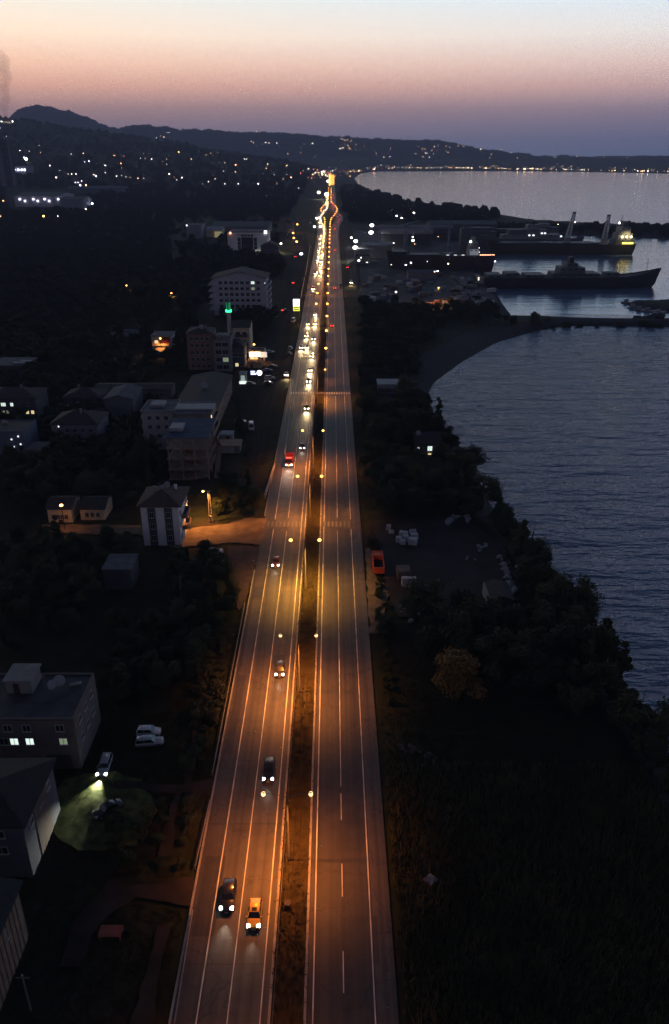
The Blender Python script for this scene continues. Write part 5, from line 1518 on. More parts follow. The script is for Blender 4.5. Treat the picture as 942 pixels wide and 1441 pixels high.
# the lattice pole by the dirt road
p = hit(297, 735)
r = empty("lattice_lamp_pole", tuple(p)); tag(r, "lattice steel pole with an orange lamp on its arm beside the dirt road", "lamp pole")
hp = hgt(p.y, 690) - p.z
b = MB()
for sx in (-1, 1):
    for sy in (-1, 1): b.tube([(sx * .42, sy * .42, -.3), (sx * .16, sy * .16, hp)], .05, 5)
nseg = 9
for k in range(nseg):
    a = k / nseg; c = (k + 1) / nseg; wa = .42 - .26 * a; wc = .42 - .26 * c
    for sy in (-1, 1):
        b.tube([(-wa, sy * wa, hp * a), (wc, sy * wc, hp * c)], .03, 4); b.tube([(sy * wa, -wa, hp * a), (sy * wc, wc, hp * c)], .03, 4)
b.build("lattice", mat("galvanised_lattice", (.36, .34, .32), .6, .15, 2, metal=.3), r)
MB().tube([(0, 0, hp - .4), (-1.0, -.2, hp), (-1.5, -.3, hp)], .05, 6).tube([(-1.0, 0, hp - .1), (1.0, 0, hp - .1)], .04, 5).build("arm", STEEL, r)
MB().blob((-1.4, -.3, hp - .12), .32, .32, .22, 0, 10, 6).build("lens", glow("orange_lens_near", (1, .58, .16), 9), r)
MB().box(-.3, .3, -.62, -.46, 1.2, 2.0).build("meter_box", WHITEW, r)
spot(r, (-1.4, -.3, hp - .4), 15000, (1, .36, .08), R(160), .7, (0, 0, 0), .15)
# other street lamps with a pool of light
for px, py, h, pw, col, lab in ((359, 487, 9, 12000, (1, .40, .10), "orange street lamp over the lit shop row"), (243, 414, 8, 7000, (1, .42, .10), "lone orange street lamp in the dark field left of the white apartment block"),
                               (228, 478, 8, 9000, (1, .33, .05), "orange street lamp before the orange lit house"), (180, 403, 8, 14000, (1, .30, .05), "orange lamp deep in the orchard above the long white shed"),
                               (92, 713, 7, 1100, (1, .34, .06), "orange lamp over the two low houses at the end of the dirt road"), (616, 408, 12, 40000, (1, .38, .08), "orange lamp lighting the rubble in the harbour yard"),
                               (419, 317, 10, 14000, (1, .42, .12), "amber lamp topmost of the row on the side street"), (413, 329, 9, 9000, (1, .45, .2), "amber lamp second of the row on the side street"), (414, 336, 9, 9000, (1, .45, .2), "amber lamp third of the row on the side street"), (418, 341, 8, 6000, (1, .4, .2), "small amber lamp lowest of the row on the side street"),
                               (381, 341, 9, 16000, (1, .8, .45), "warm white lamp first right of the public building"), (383, 345, 9, 9000, (1, .8, .45), "warm white lamp just below the first right of the public building"), (396, 344, 9, 14000, (1, .86, .5), "warm white lamp at the tree-lined street by the public building")):
    far = py < 350
    lamp_thing("street_lamp", px, py, h, 1.0 if far else .45, (WML if (col[1] > .7) else ORL), lab, None, pw, col)
for px, py, h, rad, lab, pw in ((523, 323, 22, 2.0, "upper floodlight of the mast pair nearest the dark hall", 60000), (522, 330.5, 16, 2.2, "lower floodlight of the mast pair nearest the dark hall", 60000), (500.5, 344, 18, 1.7, "upper floodlight of the mast pair by the harbour road", 45000), (500, 351, 13, 2.0, "lower floodlight of the mast pair by the harbour road", 45000),
                                (494.5, 339, 18, .9, "small white mast lamp left of the floodlight pairs", None), (505, 368, 9, .8, "small white lamp by the harbour road office", None), (580.5, 342, 16, 1.2, "white floodlight before the shipyard crane", 30000), (580, 338, 18, .7, "small lamp topmost before the shipyard crane", None),
                                (558, 306, 14, .9, "violet white lamp left of three behind the hall", None), (565, 309, 14, .9, "violet white lamp in the middle of three behind the hall", None), (582, 302, 16, 1.1, "warm white lamp right of three behind the hall", None), (578, 371, 8, .6, "small quay lamp beside the rusty hull", None), (557, 412, 7, .5, "tiny lamp left in the harbour rubble", None)):
    lamp_thing("yard_floodlight", px, py, h, rad, WHL, lab, None, pw, (1, .96, .86) if pw else None)
for px, py, lab in ((424.5, 358.5, "violet white lamp on the side street corner"), (446, 308, "white lamp by the left highway kerb"), (451, 320, "lower white lamp by the left highway kerb"), (443, 320, "dim white lamp left of the highway kerb")):
    lamp_thing("street_lamp", px, py, 9, 1.3, WHL if px != 424.5 else glow("violet_lens", (.72, .70, 1), 12), lab)
lamp_thing("street_lamp", 449, 272, 14, 3.2, glow("white_glare", (1, .86, .64), 14), "glaring white lamp at the highway junction, left of the stream", None, 60000, (1, .9, .8))
lamp_thing("street_lamp", 460, 275, 14, 4.2, glow("white_glare", (1, .86, .64), 14), "biggest glaring white lamp over the highway junction", None, 60000, (1, .9, .8))
lamp_thing("street_lamp", 462, 256, 14, 4, glow("white_glare", (1, .86, .64), 14), "white glare at the far end of the highway")
# lit facade that closes the road
b = bpx("lit_tower", "narrow building lit bright amber where the highway ends", "building", 464, 471, 245, 262, 40, CREAMW); b.flat(TIN, 0, 1)
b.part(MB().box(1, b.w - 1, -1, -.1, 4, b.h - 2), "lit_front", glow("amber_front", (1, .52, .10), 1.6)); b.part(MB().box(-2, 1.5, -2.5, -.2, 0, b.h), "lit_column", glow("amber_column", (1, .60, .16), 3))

# ------------------------------------------------------------------ lights of the town, the plain and the hills
random.seed(17)
FL = {'w': glow("far_white", (1, .93, .82), 15), 'o': glow("far_orange", (1, .48, .18), 13), 'y': glow("far_amber", (1, .66, .30), 14), 'v': glow("far_violet", (.80, .80, 1), 18), 'r': glow("far_red", (1, .16, .08), 14)}
for _k in list(FL): FL[_k + 'd'] = glow(FL[_k].name + '_dim', tuple(FL[_k].node_tree.nodes['Principled BSDF'].inputs['Emission Color'].default_value)[:3], FL[_k].node_tree.nodes['Principled BSDF'].inputs['Emission Strength'].default_value * .28)
FN = {'w': 'white', 'o': 'orange', 'y': 'amber', 'v': 'violet white', 'r': 'red'}


def farlamp(name, px, py, c, size, label, group, h=9):
    dim = random.random() < (  .45 if 'shore' in name else .5)
    key = c + ('d' if dim else '')
    lamp_thing(name, px, py, h, size * (1.0 if 'shore' in name else .85), FL[key], ("faint " if dim else "bright ") + label, ("faint " if dim else "bright ") + group if group else None)


plain = [(58, 215, 'o'), (118, 216, 'y'), (36, 222, 'v', 3.2), (38, 224, 'w', 3), (29, 212, 'w'), (42, 213, 'w'), (56, 205, 'w'), (101, 217, 'w'), (120, 228, 'v'), (126, 227, 'v'), (71, 233, 'w'), (85, 240, 'w'), (80, 250, 'w', 1.3), (97, 245, 'w'), (102, 245, 'w'), (108, 245, 'w'), (133, 246, 'w', 1.5), (136, 248, 'w', 1.2), (149, 243, 'w', 1.3), (149, 233, 'w'), (107, 257, 'v', 1.4), (111, 257, 'v', 1.4), (116, 255, 'v', 1.4), (114, 261, 'v', 1.6), (122, 261, 'y', 1.3), (131, 287, 'v', 1.6), (122, 295, 'w'),
         (161, 219, 'o'), (163, 219, 'o'), (175, 220, 'r'), (193, 221, 'y'), (205, 223, 'y'), (214, 224, 'w'), (235, 224, 'y'), (252, 214, 'o', 1.3), (270, 224, 'y'), (291, 218, 'y'), (307, 215, 'y'), (171, 230, 'o'), (165, 248, 'w'), (172, 247, 'w'), (178, 249, 'w'), (184, 250, 'y'), (195, 251, 'y'), (203, 251, 'w'), (239, 245, 'w', 1.4), (257, 250, 'v', 1.4), (294, 256, 'w', 1.3), (317, 259, 'w', 1.2), (336, 259, 'w', 1.4), (364, 259, 'w', 1.2), (297, 216, 'y'), (317, 229, 'w'), (332, 232, 'o', 1.4), (332, 242, 'y'), (315, 241, 'w'), (344, 224, 'w'), (347, 224, 'w'), (375, 237, 'y', 1.3), (377, 231, 'y'), (371, 245, 'w'), (403, 234, 'w'), (410, 250, 'y', 1.3), (409, 249, 'y'), (421, 265, 'w'), (404, 233, 'y'), (429, 253, 'o'), (434, 250, 'o'), (439, 251, 'r'), (443, 244, 'w', 1.3), (447, 243, 'o', 1.2), (453, 242, 'w', 1.5), (457, 242, 'v', 1.3),
         (187, 300, 'w'), (2, 305, 'o', 1.3), (63, 305, 'o', 1.4), (83, 305, 'w'), (19, 298, 'y'), (6, 283, 'o', 1.6), (3, 171, 'w'), (18, 171, 'w', 1.3), (0, 180, 'w'), (10, 192, 'w')]
for k, t in enumerate(plain):
    px, py, c = t[:3]; s = t[3] if len(t) > 3 else .8
    if py < 190: s = s * 2
    farlamp("distant_street_lamp", px, py, c, s * (1.5 if py < 240 else 1.15), "%s street lamp out in the dark plain left of the highway" % FN[c], "%s street lamps in the dark plain" % FN[c])
for k in range(20):
    px = random.uniform(150, 450); py = random.uniform(214, 262)
    c = random.choice('wyyowo')
    farlamp("distant_street_lamp", px, py, c, random.uniform(.4, .7), "%s street lamp out in the dark plain left of the highway" % FN[c], "%s street lamps in the dark plain" % FN[c])
# the far hillside
pm_ = np.array([(v[0], v[1], v[2]) for v in V])


def mount_at(px, py):
    """point of the mountain flank seen here: march along the rows of the relief"""
    d = ray(px, py)
    best = None
    for Y in np.arange(6150, 7900, 60):
        t = Y / d.y; x = d.x * t; z = HC + d.z * t
        i = int(round((Y - 6100) / 2900 * (len(rows) - 1)))
        row = pm_[i * nc:(i + 1) * nc]
        zz = np.interp(x, row[:, 0], row[:, 2])
        if z <= zz + 1: return Vector((x, Y - 40, zz))
    return None


hill = [(222, 197), (228, 196), (233, 197), (237, 193), (240, 191), (316, 181), (232, 195)] + [(random.gauss(487, 9), random.gauss(207, 4)) for _ in range(18)] + [(random.gauss(610, 12), random.gauss(215, 5)) for _ in range(16)] + [(random.gauss(375, 12), random.gauss(200, 4)) for _ in range(9)] + [(random.uniform(380, 720), random.uniform(205, 232)) for _ in range(26)] + [(random.uniform(720, 942), random.uniform(222, 238)) for _ in range(75)]
for px, py in hill:
    p = mount_at(px, py)
    if p is None: p = hit(px, py)
    c = random.choice('wwyyo')
    tag(link("hillside_lamp", lamp_mesh(8, random.choice([1.2, 1.6, 2.0]), FL[c]), None, p), "tiny %s lamp on the wooded hills beyond the bay" % FN[c], "street lamp", "%s lamps on the far hills" % FN[c])
# the far shore: blocks of houses with lit windows and a string of lamps
fbm = {}
for k in range(6):
    w_ = random.uniform(14, 34); h_ = random.uniform(9, 24)
    b = MB().box(-w_ / 2, w_ / 2, 0, 14, -3, h_)
    b.box(-w_ / 2 - .5, w_ / 2 + .5, -.5, 14.5, h_ + .01, h_ + .8, 1)
    for i in range(int(h_ // 4)):
        for j in range(int(w_ // 5)):
            b.box(-w_ / 2 + 1 + j * 5, -w_ / 2 + 3.4 + j * 5, -.25, -.01, 1.2 + i * 4, 3.2 + i * 4, 2 if random.random() < .16 else 3)
    fbm[k] = b.mesh("shore_building", [mat("shore_wall", (.22, .21, .21), .9, .2, .02), TILE, glow("shore_window", (1, .80, .5), 2.5), WDARK])
for k in range(70):
    px = random.uniform(484, 950) if k < 54 else random.uniform(478, 560)
    row = np.interp(px, [478, 505, 530, 560, 650, 800, 942], [248, 242.5, 238.8, 236.8, 236.8, 239.2, 242.2]) - random.uniform(.2, 3.2)
    p = hit(px, row)
    tag(link("shore_building", fbm[k % 6], None, (p.x, p.y + 10, p.z)), "far low building with specks of lit windows along the opposite shore", "building", "buildings along the far shore")
for k in range(150):
    px = random.uniform(492, 945) if k < 120 else random.uniform(590, 760)
    row = np.interp(px, [478, 500, 530, 560, 650, 800, 942], [247, 243, 239.4, 237.6, 237.8, 240.3, 243.4]) - abs(random.gauss(0, .7))
    c = random.choice('wwwyyoo') if px > 560 else random.choice('oyyrow')
    farlamp("shore_lamp", px, row - 1.2, c, random.choice([1.0, 1.3, 1.6, 2.3]), "%s lamp in the string of lights along the far shore" % FN[c], "%s lamps along the far shore" % FN[c], 8)
for k in range(48):
    px = random.gauss(462, 16); py = random.uniform(236, 250)
    c = random.choice('oyowr')
    farlamp("distant_street_lamp", px, py, c, random.uniform(1, 2), "%s lamp in the cluster of lights where the highway meets the bay" % FN[c], "%s lamps at the head of the bay" % FN[c])
random.seed(41)
for k in range(26):
    px = random.uniform(508, 700); py = random.uniform(322, 384); c = random.choice('wwyv')
    farlamp("quay_lamp", px, py, c, random.uniform(.35, .6), "%s lamp among the sheds and hulls of the shipyard" % FN[c], "%s lamps of the shipyard" % FN[c], 7)
for px, py in ((809, 313), (778, 315), (785, 316), (790, 316)): farlamp("breakwater_lamp", px, py, 'w' if px > 800 else 'y', 1.2 if px > 800 else .5, "white lamp alone on the long breakwater" if px > 800 else "tiny amber lamp of the trio on the breakwater behind the left crane", None if px > 800 else "trio of lamps on the breakwater", 5)
# ------------------------------------------------------------------ trees and plants
random.seed(9)
BARK = mat("bark", (.045, .034, .026), .95, .3, 2, spec=.05)
LEAF = [leafmat("leaves_dark", (.022, .034, .012), (.050, .068, .026)), leafmat("leaves_olive", (.034, .042, .016), (.070, .078, .032)), leafmat("leaves_deep", (.016, .027, .012), (.040, .056, .026)), leafmat("leaves_autumn_lamplit", (.14, .070, .018), (.24, .13, .035))]  # autumn set has its orange raised to stand in for weak lamp light


def crown_mesh(nl, rx, rz, zc, leaf, seed, lobes=9):
    rnd = random.Random(seed)
    b = MB()
    L_ = []
    for k in range(lobes):
        a = rnd.uniform(0, 2 * math.pi); rr = rx * math.sqrt(rnd.random()) * .72
        zz = zc + rnd.uniform(-.62, .72) * rz
        s = rx * rnd.uniform(.30, .52) * (1.1 - .35 * max(0, (zz - zc) / rz))
        L_.append((rr * math.cos(a) * (1 - .4 * max(0, (zz - zc) / rz)), rr * math.sin(a) * (1 - .4 * max(0, (zz - zc) / rz)), zz, s))
    vs = []; fs = []
    for k in range(nl):
        x, y, z, s = rnd.choice(L_)
        d = Vector((rnd.gauss(0, 1), rnd.gauss(0, 1), rnd.gauss(0, 1))).normalized()
        q = s * (rnd.random() ** .35) * rnd.uniform(.8, 1.12)
        c = Vector((x, y, z)) + Vector((d.x * q, d.y * q, d.z * q * .8))
        n = (d + Vector((rnd.gauss(0, .5), rnd.gauss(0, .5), rnd.gauss(.2, .5)))).normalized()
        u = n.orthogonal().normalized(); v = n.cross(u)
        a = rnd.uniform(0, 6.28); u, v = u * math.cos(a) + v * math.sin(a), v * math.cos(a) - u * math.sin(a)
        sz = leaf * rnd.uniform(.6, 1.4)
        i = len(vs)
        vs += [c - u * sz, c + v * sz * .55, c + u * sz, c - v * sz * .55]
        fs.append((i, i + 1, i + 2, i + 3))
    b.add(vs, fs)
    return b


def trunk_mesh(h, rad, zc, rx, seed):
    rnd = random.Random(seed); b = MB()
    b.tube([(0, 0, -.6), (.05, 0, h * .25), (-.06, .05, h * .55), (.05, 0, h * .85)], [rad * 1.25, rad, rad * .7, rad * .25], 8)
    for k in range(7):
        a = k * 2.4 + rnd.random(); z0 = h * rnd.uniform(.25, .6)
        b.tube([(0, 0, z0), (math.cos(a) * rx * .4, math.sin(a) * rx * .4, z0 + rx * .35), (math.cos(a) * rx * .75, math.sin(a) * rx * .75, z0 + rx * .75)], [rad * .45, rad * .28, rad * .08], 6)
    return b


TREES = []
for k, (h, rx, rz, li) in enumerate(((8.5, 3.6, 3.2, 0), (10.5, 4.4, 4.0, 2), (7.0, 3.2, 2.6, 1), (9.5, 3.0, 4.2, 0), (6.0, 2.8, 2.4, 2), (11.5, 5.0, 4.4, 1), (12.5, 1.8, 5.6, 0), (5.0, 3.4, 1.9, 1))):
    zc = h - rz * 1.05
    TREES.append((trunk_mesh(h, .16 + h * .012, zc, rx, k).mesh("trunk", BARK, True), crown_mesh(2600, rx, rz, zc, .30, 40 + k, 12).mesh("crown", LEAF[li], fix=False), h))
LITE = []
for k, (h, rx, rz, li) in enumerate(((7.5, 3.4, 3.0, 0), (9.5, 4.2, 3.8, 2), (6.5, 3.2, 2.6, 1), (8.5, 3.6, 3.6, 0))):
    zc = h - rz * 1.05
    LITE.append((trunk_mesh(h, .16 + h * .012, zc, rx, k).mesh("trunk", BARK, True), crown_mesh(1100, rx, rz, zc, .46, 60 + k, 10).mesh("crown", LEAF[li], fix=False), h))
BUSH = []
for k, (rx, rz, li) in enumerate(((1.6, 1.2, 0), (2.1, 1.5, 1), (1.3, 1.0, 2))):
    BUSH.append((trunk_mesh(1.6, .07, 1.0, rx, k).mesh("trunk", BARK, True), crown_mesh(700, rx, rz, rz * .75, .20, 80 + k, 8).mesh("crown", LEAF[li], fix=False), rz * 2))


def tree(x, y, kind, label, group=None, sc=1.0, name="tree", z=None):
    tm, cm_, h = kind
    r = empty(name, (x, y, zl(x, y) if z is None else z), random.uniform(0, 6.28)); tag(r, label, "tree" if name.endswith("tree") else "shrub", group)
    r.scale = (sc * random.uniform(.88, 1.12), sc * random.uniform(.88, 1.12), sc * random.uniform(.85, 1.12))
    link("trunk", tm, r); link("crown", cm_, r)
    return r


def inpoly(x, y, P):
    c = False; n = len(P)
    for i in range(n):
        x0, y0 = P[i]; x1, y1 = P[(i + 1) % n]
        if (y0 > y) != (y1 > y) and x < x0 + (y - y0) * (x1 - x0) / (y1 - y0): c = not c
    return c


BOXES = []
for o in list(COL.objects):      # keep trees off the houses, sheds and paved sheets
    if o.parent is None and o.type == 'EMPTY' and o.get('category') in ('house', 'shed', 'apartment block', 'hall', 'building', 'shop', 'kiosk', 'hut', 'store', 'public building', 'warehouse', 'barn', 'awning', 'sign', 'minaret', 'lamp pole', 'office', 'tower'):
        xs = []; ys_ = []
        for c in o.children:
            if c.type != 'MESH': continue
            for v in c.bound_box:
                xs.append(o.location.x + c.location.x + v[0]); ys_.append(o.location.y + c.location.y + v[1])
        if xs: BOXES.append((min(xs) - 1.5, max(xs) + 1.5, min(ys_) - 2.5, max(ys_) + 1.5))
NOGO = [gpts(p, 0) for p in ([(376, 725), (366, 770), (262, 774), (130, 755), (60, 752), (60, 734), (200, 734), (262, 742)], [(366, 768), (347, 840), (336, 862), (316, 812), (320, 768)],
                             [(401, 553), (425, 400), (440, 335), (405, 335), (392, 440), (345, 505), (320, 556), (338, 600), (350, 656), (375, 660), (388, 600)],
                             [(528, 730), (645, 722), (708, 758), (728, 800), (740, 846), (640, 870), (545, 872), (540, 830)], [(120, 1060), (240, 1000), (245, 1060), (190, 1160), (80, 1160)],
                             [(580, 640), (624, 640), (624, 676), (580, 676)], [(528, 552), (568, 552), (568, 580), (528, 580)],
        [(308, 742), (318, 742), (318, 770), (275, 770), (270, 742)])]


def free(x, y, pad=0.0, hgt_t=0.0):
    if XL0 - 2.2 - pad < x < XRe + 2.2 + pad: return False
    for a, b_, c, d in BOXES:
        if a - pad < x < b_ + pad and c - pad < y < d + pad: return False
        if hgt_t and a - pad * .3 < x * 1.0 < b_ + pad * .3 and c - hgt_t * .55 < y < c: return False
    for P in NOGO:
        if inpoly(x, y, P): return False
    return True


def fill(px_poly, n, kinds, label, group, sc=(.8, 1.2), mind=2.6, name="tree", pad=1.0, tall=8.0):
    pts = []; tries = 0
    xs = [p[0] for p in px_poly]; ys_ = [p[1] for p in px_poly]
    W = gpts(px_poly, 0); wx = [p[0] for p in W]; wy = [p[1] for p in W]
    while len(pts) < n and tries < n * 60:
        tries += 1
        x, y = random.uniform(min(wx), max(wx)), random.uniform(min(wy), max(wy))
        if not inpoly(x, y, W) or not free(x, y, pad, tall): continue
        if any((x - a) ** 2 + (y - b_) ** 2 < mind * mind for a, b_ in pts): continue
        if zl(x, y) < -3.1: continue
        pts.append((x, y)); tree(x, y, random.choice(kinds), label, group, random.uniform(*sc), name)
    return len(pts)


MASS = MB()


def mass(px_poly, n, sc, mind, tall=8.0):
    """far crowns too many to count: they go into one mesh"""
    W = gpts(px_poly, 0); wx = [p[0] for p in W]; wy = [p[1] for p in W]; k = 0; tries = 0; pts = []
    while k < n and tries < n * 40:
        tries += 1
        x, y = random.uniform(min(wx), max(wx)), random.uniform(min(wy), max(wy))
        if not inpoly(x, y, W) or not free(x, y, 1.0, tall) or any((x - a) ** 2 + (y - b_) ** 2 < mind * mind for a, b_ in pts): continue
        z = zl(x, y)
        if z < -2.6: continue
        pts.append((x, y)); k += 1
        q = random.choice(MASSME); s = random.uniform(*sc); a = random.uniform(0, 6.28); ca, sa = math.cos(a) * s, math.sin(a) * s
        i = len(MASS.v)
        MASS.v += [(x + v[0] * ca - v[1] * sa, y + v[0] * sa + v[1] * ca, z + v[2] * s) for v in q.v]
        MASS.f += [tuple(j + i for j in f) for f in q.f]; MASS.m += [0] * len(q.f)


MASSME = [crown_mesh(430, rx, rz, h - rz * 1.02, .72, 200 + k, 9) for k, (h, rx, rz) in enumerate(((7.0, 3.4, 3.3), (8.5, 4.2, 4.0), (6.2, 3.6, 2.9), (9.5, 3.4, 4.4)))]
# shore belt between the highway and the bay
mass([(507, 470), (560, 458), (625, 458), (596, 500), (586, 556), (510, 560)], 110, (.5, .9), 2.8)
mass([(508, 428), (704, 432), (704, 446), (640, 458), (507, 462)], 110, (.55, .95), 3.2)
fill([(508, 565), (560, 556), (600, 562), (612, 590), (640, 618), (672, 664), (694, 712), (700, 742), (640, 722), (560, 728), (532, 730), (516, 700)], 92, TREES, "dark leafy tree in the dense belt between the highway and the bay", "trees in the belt between highway and bay", (.75, 1.2), 3.0)
fill([(700, 716), (734, 764), (772, 808), (808, 850), (846, 892), (870, 930), (880, 965), (820, 950), (760, 880), (750, 842), (734, 790), (712, 750)], 52, TREES, "dark leafy tree along the top of the sea bank below the rock wall", "trees along the sea bank", (.7, 1.1), 2.7)
fill([(560, 874), (700, 868), (770, 875), (850, 935), (890, 985), (800, 1000), (700, 960), (600, 930)], 46, TREES, "dark tree in the thicket south of the rubble yard", "trees in the thicket south of the yard", (.7, 1.1), 2.9)
fill([(880, 985), (905, 1010), (950, 1075), (942, 1120), (900, 1060)], 8, TREES, "tree on the shore at the right edge of the view", "trees on the near right shore", (.7, 1.0), 3)
p = G(642, 985, 0); t_ = (trunk_mesh(9.5, .3, 5.5, 5, 77).mesh("trunk", BARK, True), crown_mesh(5200, 5.4, 4.3, 5.2, .30, 99, 16).mesh("crown", LEAF[3], fix=False), 9.5)
tree(p.x, p.y, t_, "broad round tree tinged orange by the street lamps, right of the highway", None, 1.0)
# scrub on the mole
for k in range(26):
    px = random.uniform(720, 960); p = G(px, random.uniform(452.5, 456), -1)
    tree(p.x, p.y, random.choice(BUSH), "small shrub on top of the narrow mole between harbour and bay", "shrubs on the mole", random.uniform(.9, 1.9), "shrub", zl(p.x, p.y))
for px, s, lab in ((752, .85, "tallest pale bushy tree on the mole"), (700, .7, "rounded tree at the root of the mole"), (771, .5, "small tree on the mole just right of the tallest one"), (712, .6, "tree on the harbour bank beside the mole root")):
    p = G(px, 454, -1); tree(p.x, p.y, LITE[1], lab, None, s, z=zl(p.x, p.y))
# left side
fill([(300, 780), (318, 815), (334, 862), (322, 900), (290, 900), (240, 870), (250, 790)], 22, TREES, "dark tree between the striped house and the highway", "trees below the striped house", (.55, .85), 3.4)
fill([(320, 690), (368, 690), (372, 722), (330, 730), (308, 735), (306, 700)], 9, TREES, "leafy tree in the clump behind the lattice lamp pole", "trees behind the lattice pole", (.6, .85), 3.2)
fill([(0, 760), (190, 772), (190, 800), (140, 850), (60, 930), (-20, 935)], 34, TREES, "dark tree in the gardens left of the striped house", "trees in the gardens left of the striped house", (.6, 1.0), 4)
fill([(150, 870), (285, 905), (280, 960), (160, 990), (150, 930)], 20, TREES, "tree in the dark plot above the two parked white cars", "trees above the parked cars", (.5, .8), 3.6)
fill([(-20, 640), (230, 640), (228, 690), (190, 735), (60, 712), (-20, 735)], 40, TREES, "dark tree in the groves below the left village", "trees below the left village", (.7, 1.1), 4.5)
mass([(-30, 540), (215, 540), (228, 640), (-30, 645)], 110, (.6, 1.0), 3.6)
mass([(-40, 400), (290, 400), (255, 535), (-40, 540)], 430, (.7, 1.25), 5)
mass([(300, 445), (395, 445), (385, 470), (360, 486), (352, 455)], 40, (.7, 1.0), 4)
mass([(270, 345), (330, 360), (400, 368), (402, 385), (380, 390), (280, 380)], 110, (.9, 1.4), 6)
fill([(352, 545), (396, 545), (384, 640), (345, 645), (335, 600)], 14, LITE, "low tree in the hedge of the service yard", "trees in the service yard hedge", (.35, .6), 3)
tag(MASS.build("orchard_trees", LEAF[2], fix=False), kind='stuff')
# bushes on the verges
fill([(296, 900), (322, 900), (290, 1080), (262, 1085)], 26, BUSH, "low bush on the grassy bank left of the highway", "bushes on the left bank", (.6, 1.1), 2, "shrub", .2, 0)
fill([(526, 760), (545, 870), (556, 1000), (540, 1000), (523, 870)], 24, BUSH, "low bush on the right road verge", "bushes on the right verge", (.5, 1.0), 2, "shrub", .2, 0)
fill([(160, 1120), (280, 1120), (262, 1225), (150, 1230)], 12, BUSH, "low bush in the dark plot below the parked cars", "bushes in the plot below the parked cars", (.5, 1.0), 3, "shrub", .2, 0)


def scatter(name, px_poly, n, make, m, label=None):
    W = gpts(px_poly, 0); wx = [p[0] for p in W]; wy = [p[1] for p in W]
    P = []
    rnd = np.random.default_rng(5 + n)
    while len(P) < n:
        x = rnd.uniform(min(wx), max(wx)); y = rnd.uniform(min(wy), max(wy))
        jx, jy = x + rnd.normal(0, 3), y + rnd.normal(0, 5)
        if inpoly(jx, jy, W) and not (XL0 - 1.2 < x < XRe + .9): P.append((x, y))
    zs = land_z(np.array(P)); b = MB(); vs = []; fs = []
    for (x, y), z in zip(P, zs):
        if z < -1.6: continue
        make(vs, fs, x, y, z)
    b.add(vs, fs)
    o = b.build(name, m, fix=False)
    return tag(o, label, None, None, 'stuff')


def reed(vs, fs, x, y, z):
    h = random.uniform(.7, 1.9)
    for _ in range(3):
        a = random.uniform(0, 3.14); dx, dy = math.cos(a) * .10, math.sin(a) * .10; lx, ly = random.gauss(0, .3), random.gauss(0, .3); ox, oy = random.gauss(0, .25), random.gauss(0, .25)
        i = len(vs)
        vs += [(x + ox - dx, y + oy - dy, z - .1), (x + ox + dx, y + oy + dy, z - .1), (x + ox + lx, y + oy + ly, z + h)]
        fs.append((i, i + 1, i + 2))


def tuft(vs, fs, x, y, z):
    h = random.uniform(.15, .5)
    for _ in range(3):
        a = random.uniform(0, 3.14); dx, dy = math.cos(a) * .12, math.sin(a) * .12; lx, ly = random.gauss(0, .2), random.gauss(0, .2); ox, oy = random.gauss(0, .3), random.gauss(0, .3)
        i = len(vs)
        vs += [(x + ox - dx, y + oy - dy, z - .1), (x + ox + dx, y + oy + dy, z - .1), (x + ox + lx, y + oy + ly, z + h)]
        fs.append((i, i + 1, i + 2))


REED = mat("dry_reeds", (.055, .062, .026), .9, col2=(.14, .125, .06), scale=.2, spec=.05)
scatter("reeds", [(548, 1080), (860, 1075), (960, 1150), (1000, 1500), (575, 1500)], 9000, reed, REED)
scatter("grass", [(520, 880), (660, 990), (800, 1010), (860, 1075), (560, 1500), (552, 1080)], 5000, tuft, VERGE)
scatter("grass", [(0, 1020), (330, 850), (262, 1441), (230, 1500), (0, 1500)], 9000, tuft, VERGE)
scatter("grass", [(128, 1095), (175, 1100), (170, 1150), (90, 1150), (95, 1110)], 1600, tuft, mat("lit_pool_tufts", (.05, .075, .018), .9, col2=(.10, .12, .04), scale=.6, spec=.05))  # tufts coloured brighter inside the headlight pool only, part of its painted light


def medtuft():
    vs = []; fs = []
    for k in range(5000):
        y = 30 + 420 * random.random() ** 1.6; x = random.uniform(XLe + .4, XR0 - .4)
        tuft(vs, fs, x, y, .10)
    return tag(MB().add(vs, fs).build("median_grass", MATS["median_turf"], fix=False), None, None, None, 'stuff')


medtuft()
# far woods: one mass of small crowns
rnd = random.Random(31); wb = MB()
base = []
for k in range(4):
    q = MB().blob((0, 0, 0), 1, 1, 1, 0, 7, 5, .22, rnd); base.append((q.v, q.f))
cnt = 0; P = []
while len(P) < 5200:
    px = rnd.uniform(-60, 470); py = 246 + (420 - 246) * rnd.random() ** 1.7
    if 240 < px < 440 and 305 < py < 400 and rnd.random() < .75: continue
    if px > 405 - max(0, (py - 300)) * .35 + max(0, 300 - py) * .8: continue
    if 10 < px < 125 and 276 < py < 300: continue
    P.append((px, py))
for _ in range(900):
    px = rnd.uniform(478, 700); py = rnd.uniform(262, 312)
    if py < np.interp(px, [478, 505, 520, 560, 600, 640, 700], [252, 258, 268, 281, 289, 293, 302]): continue
    P.append((px, py))
for _ in range(220):
    px = rnd.uniform(700, 960); P.append((px, rnd.uniform(318, 331)))
X = []
for px, py in P:
    g = G(px, py, 0); X.append((g.x, g.y))
zs = land_z(np.array(X)); vs = []; fs = []
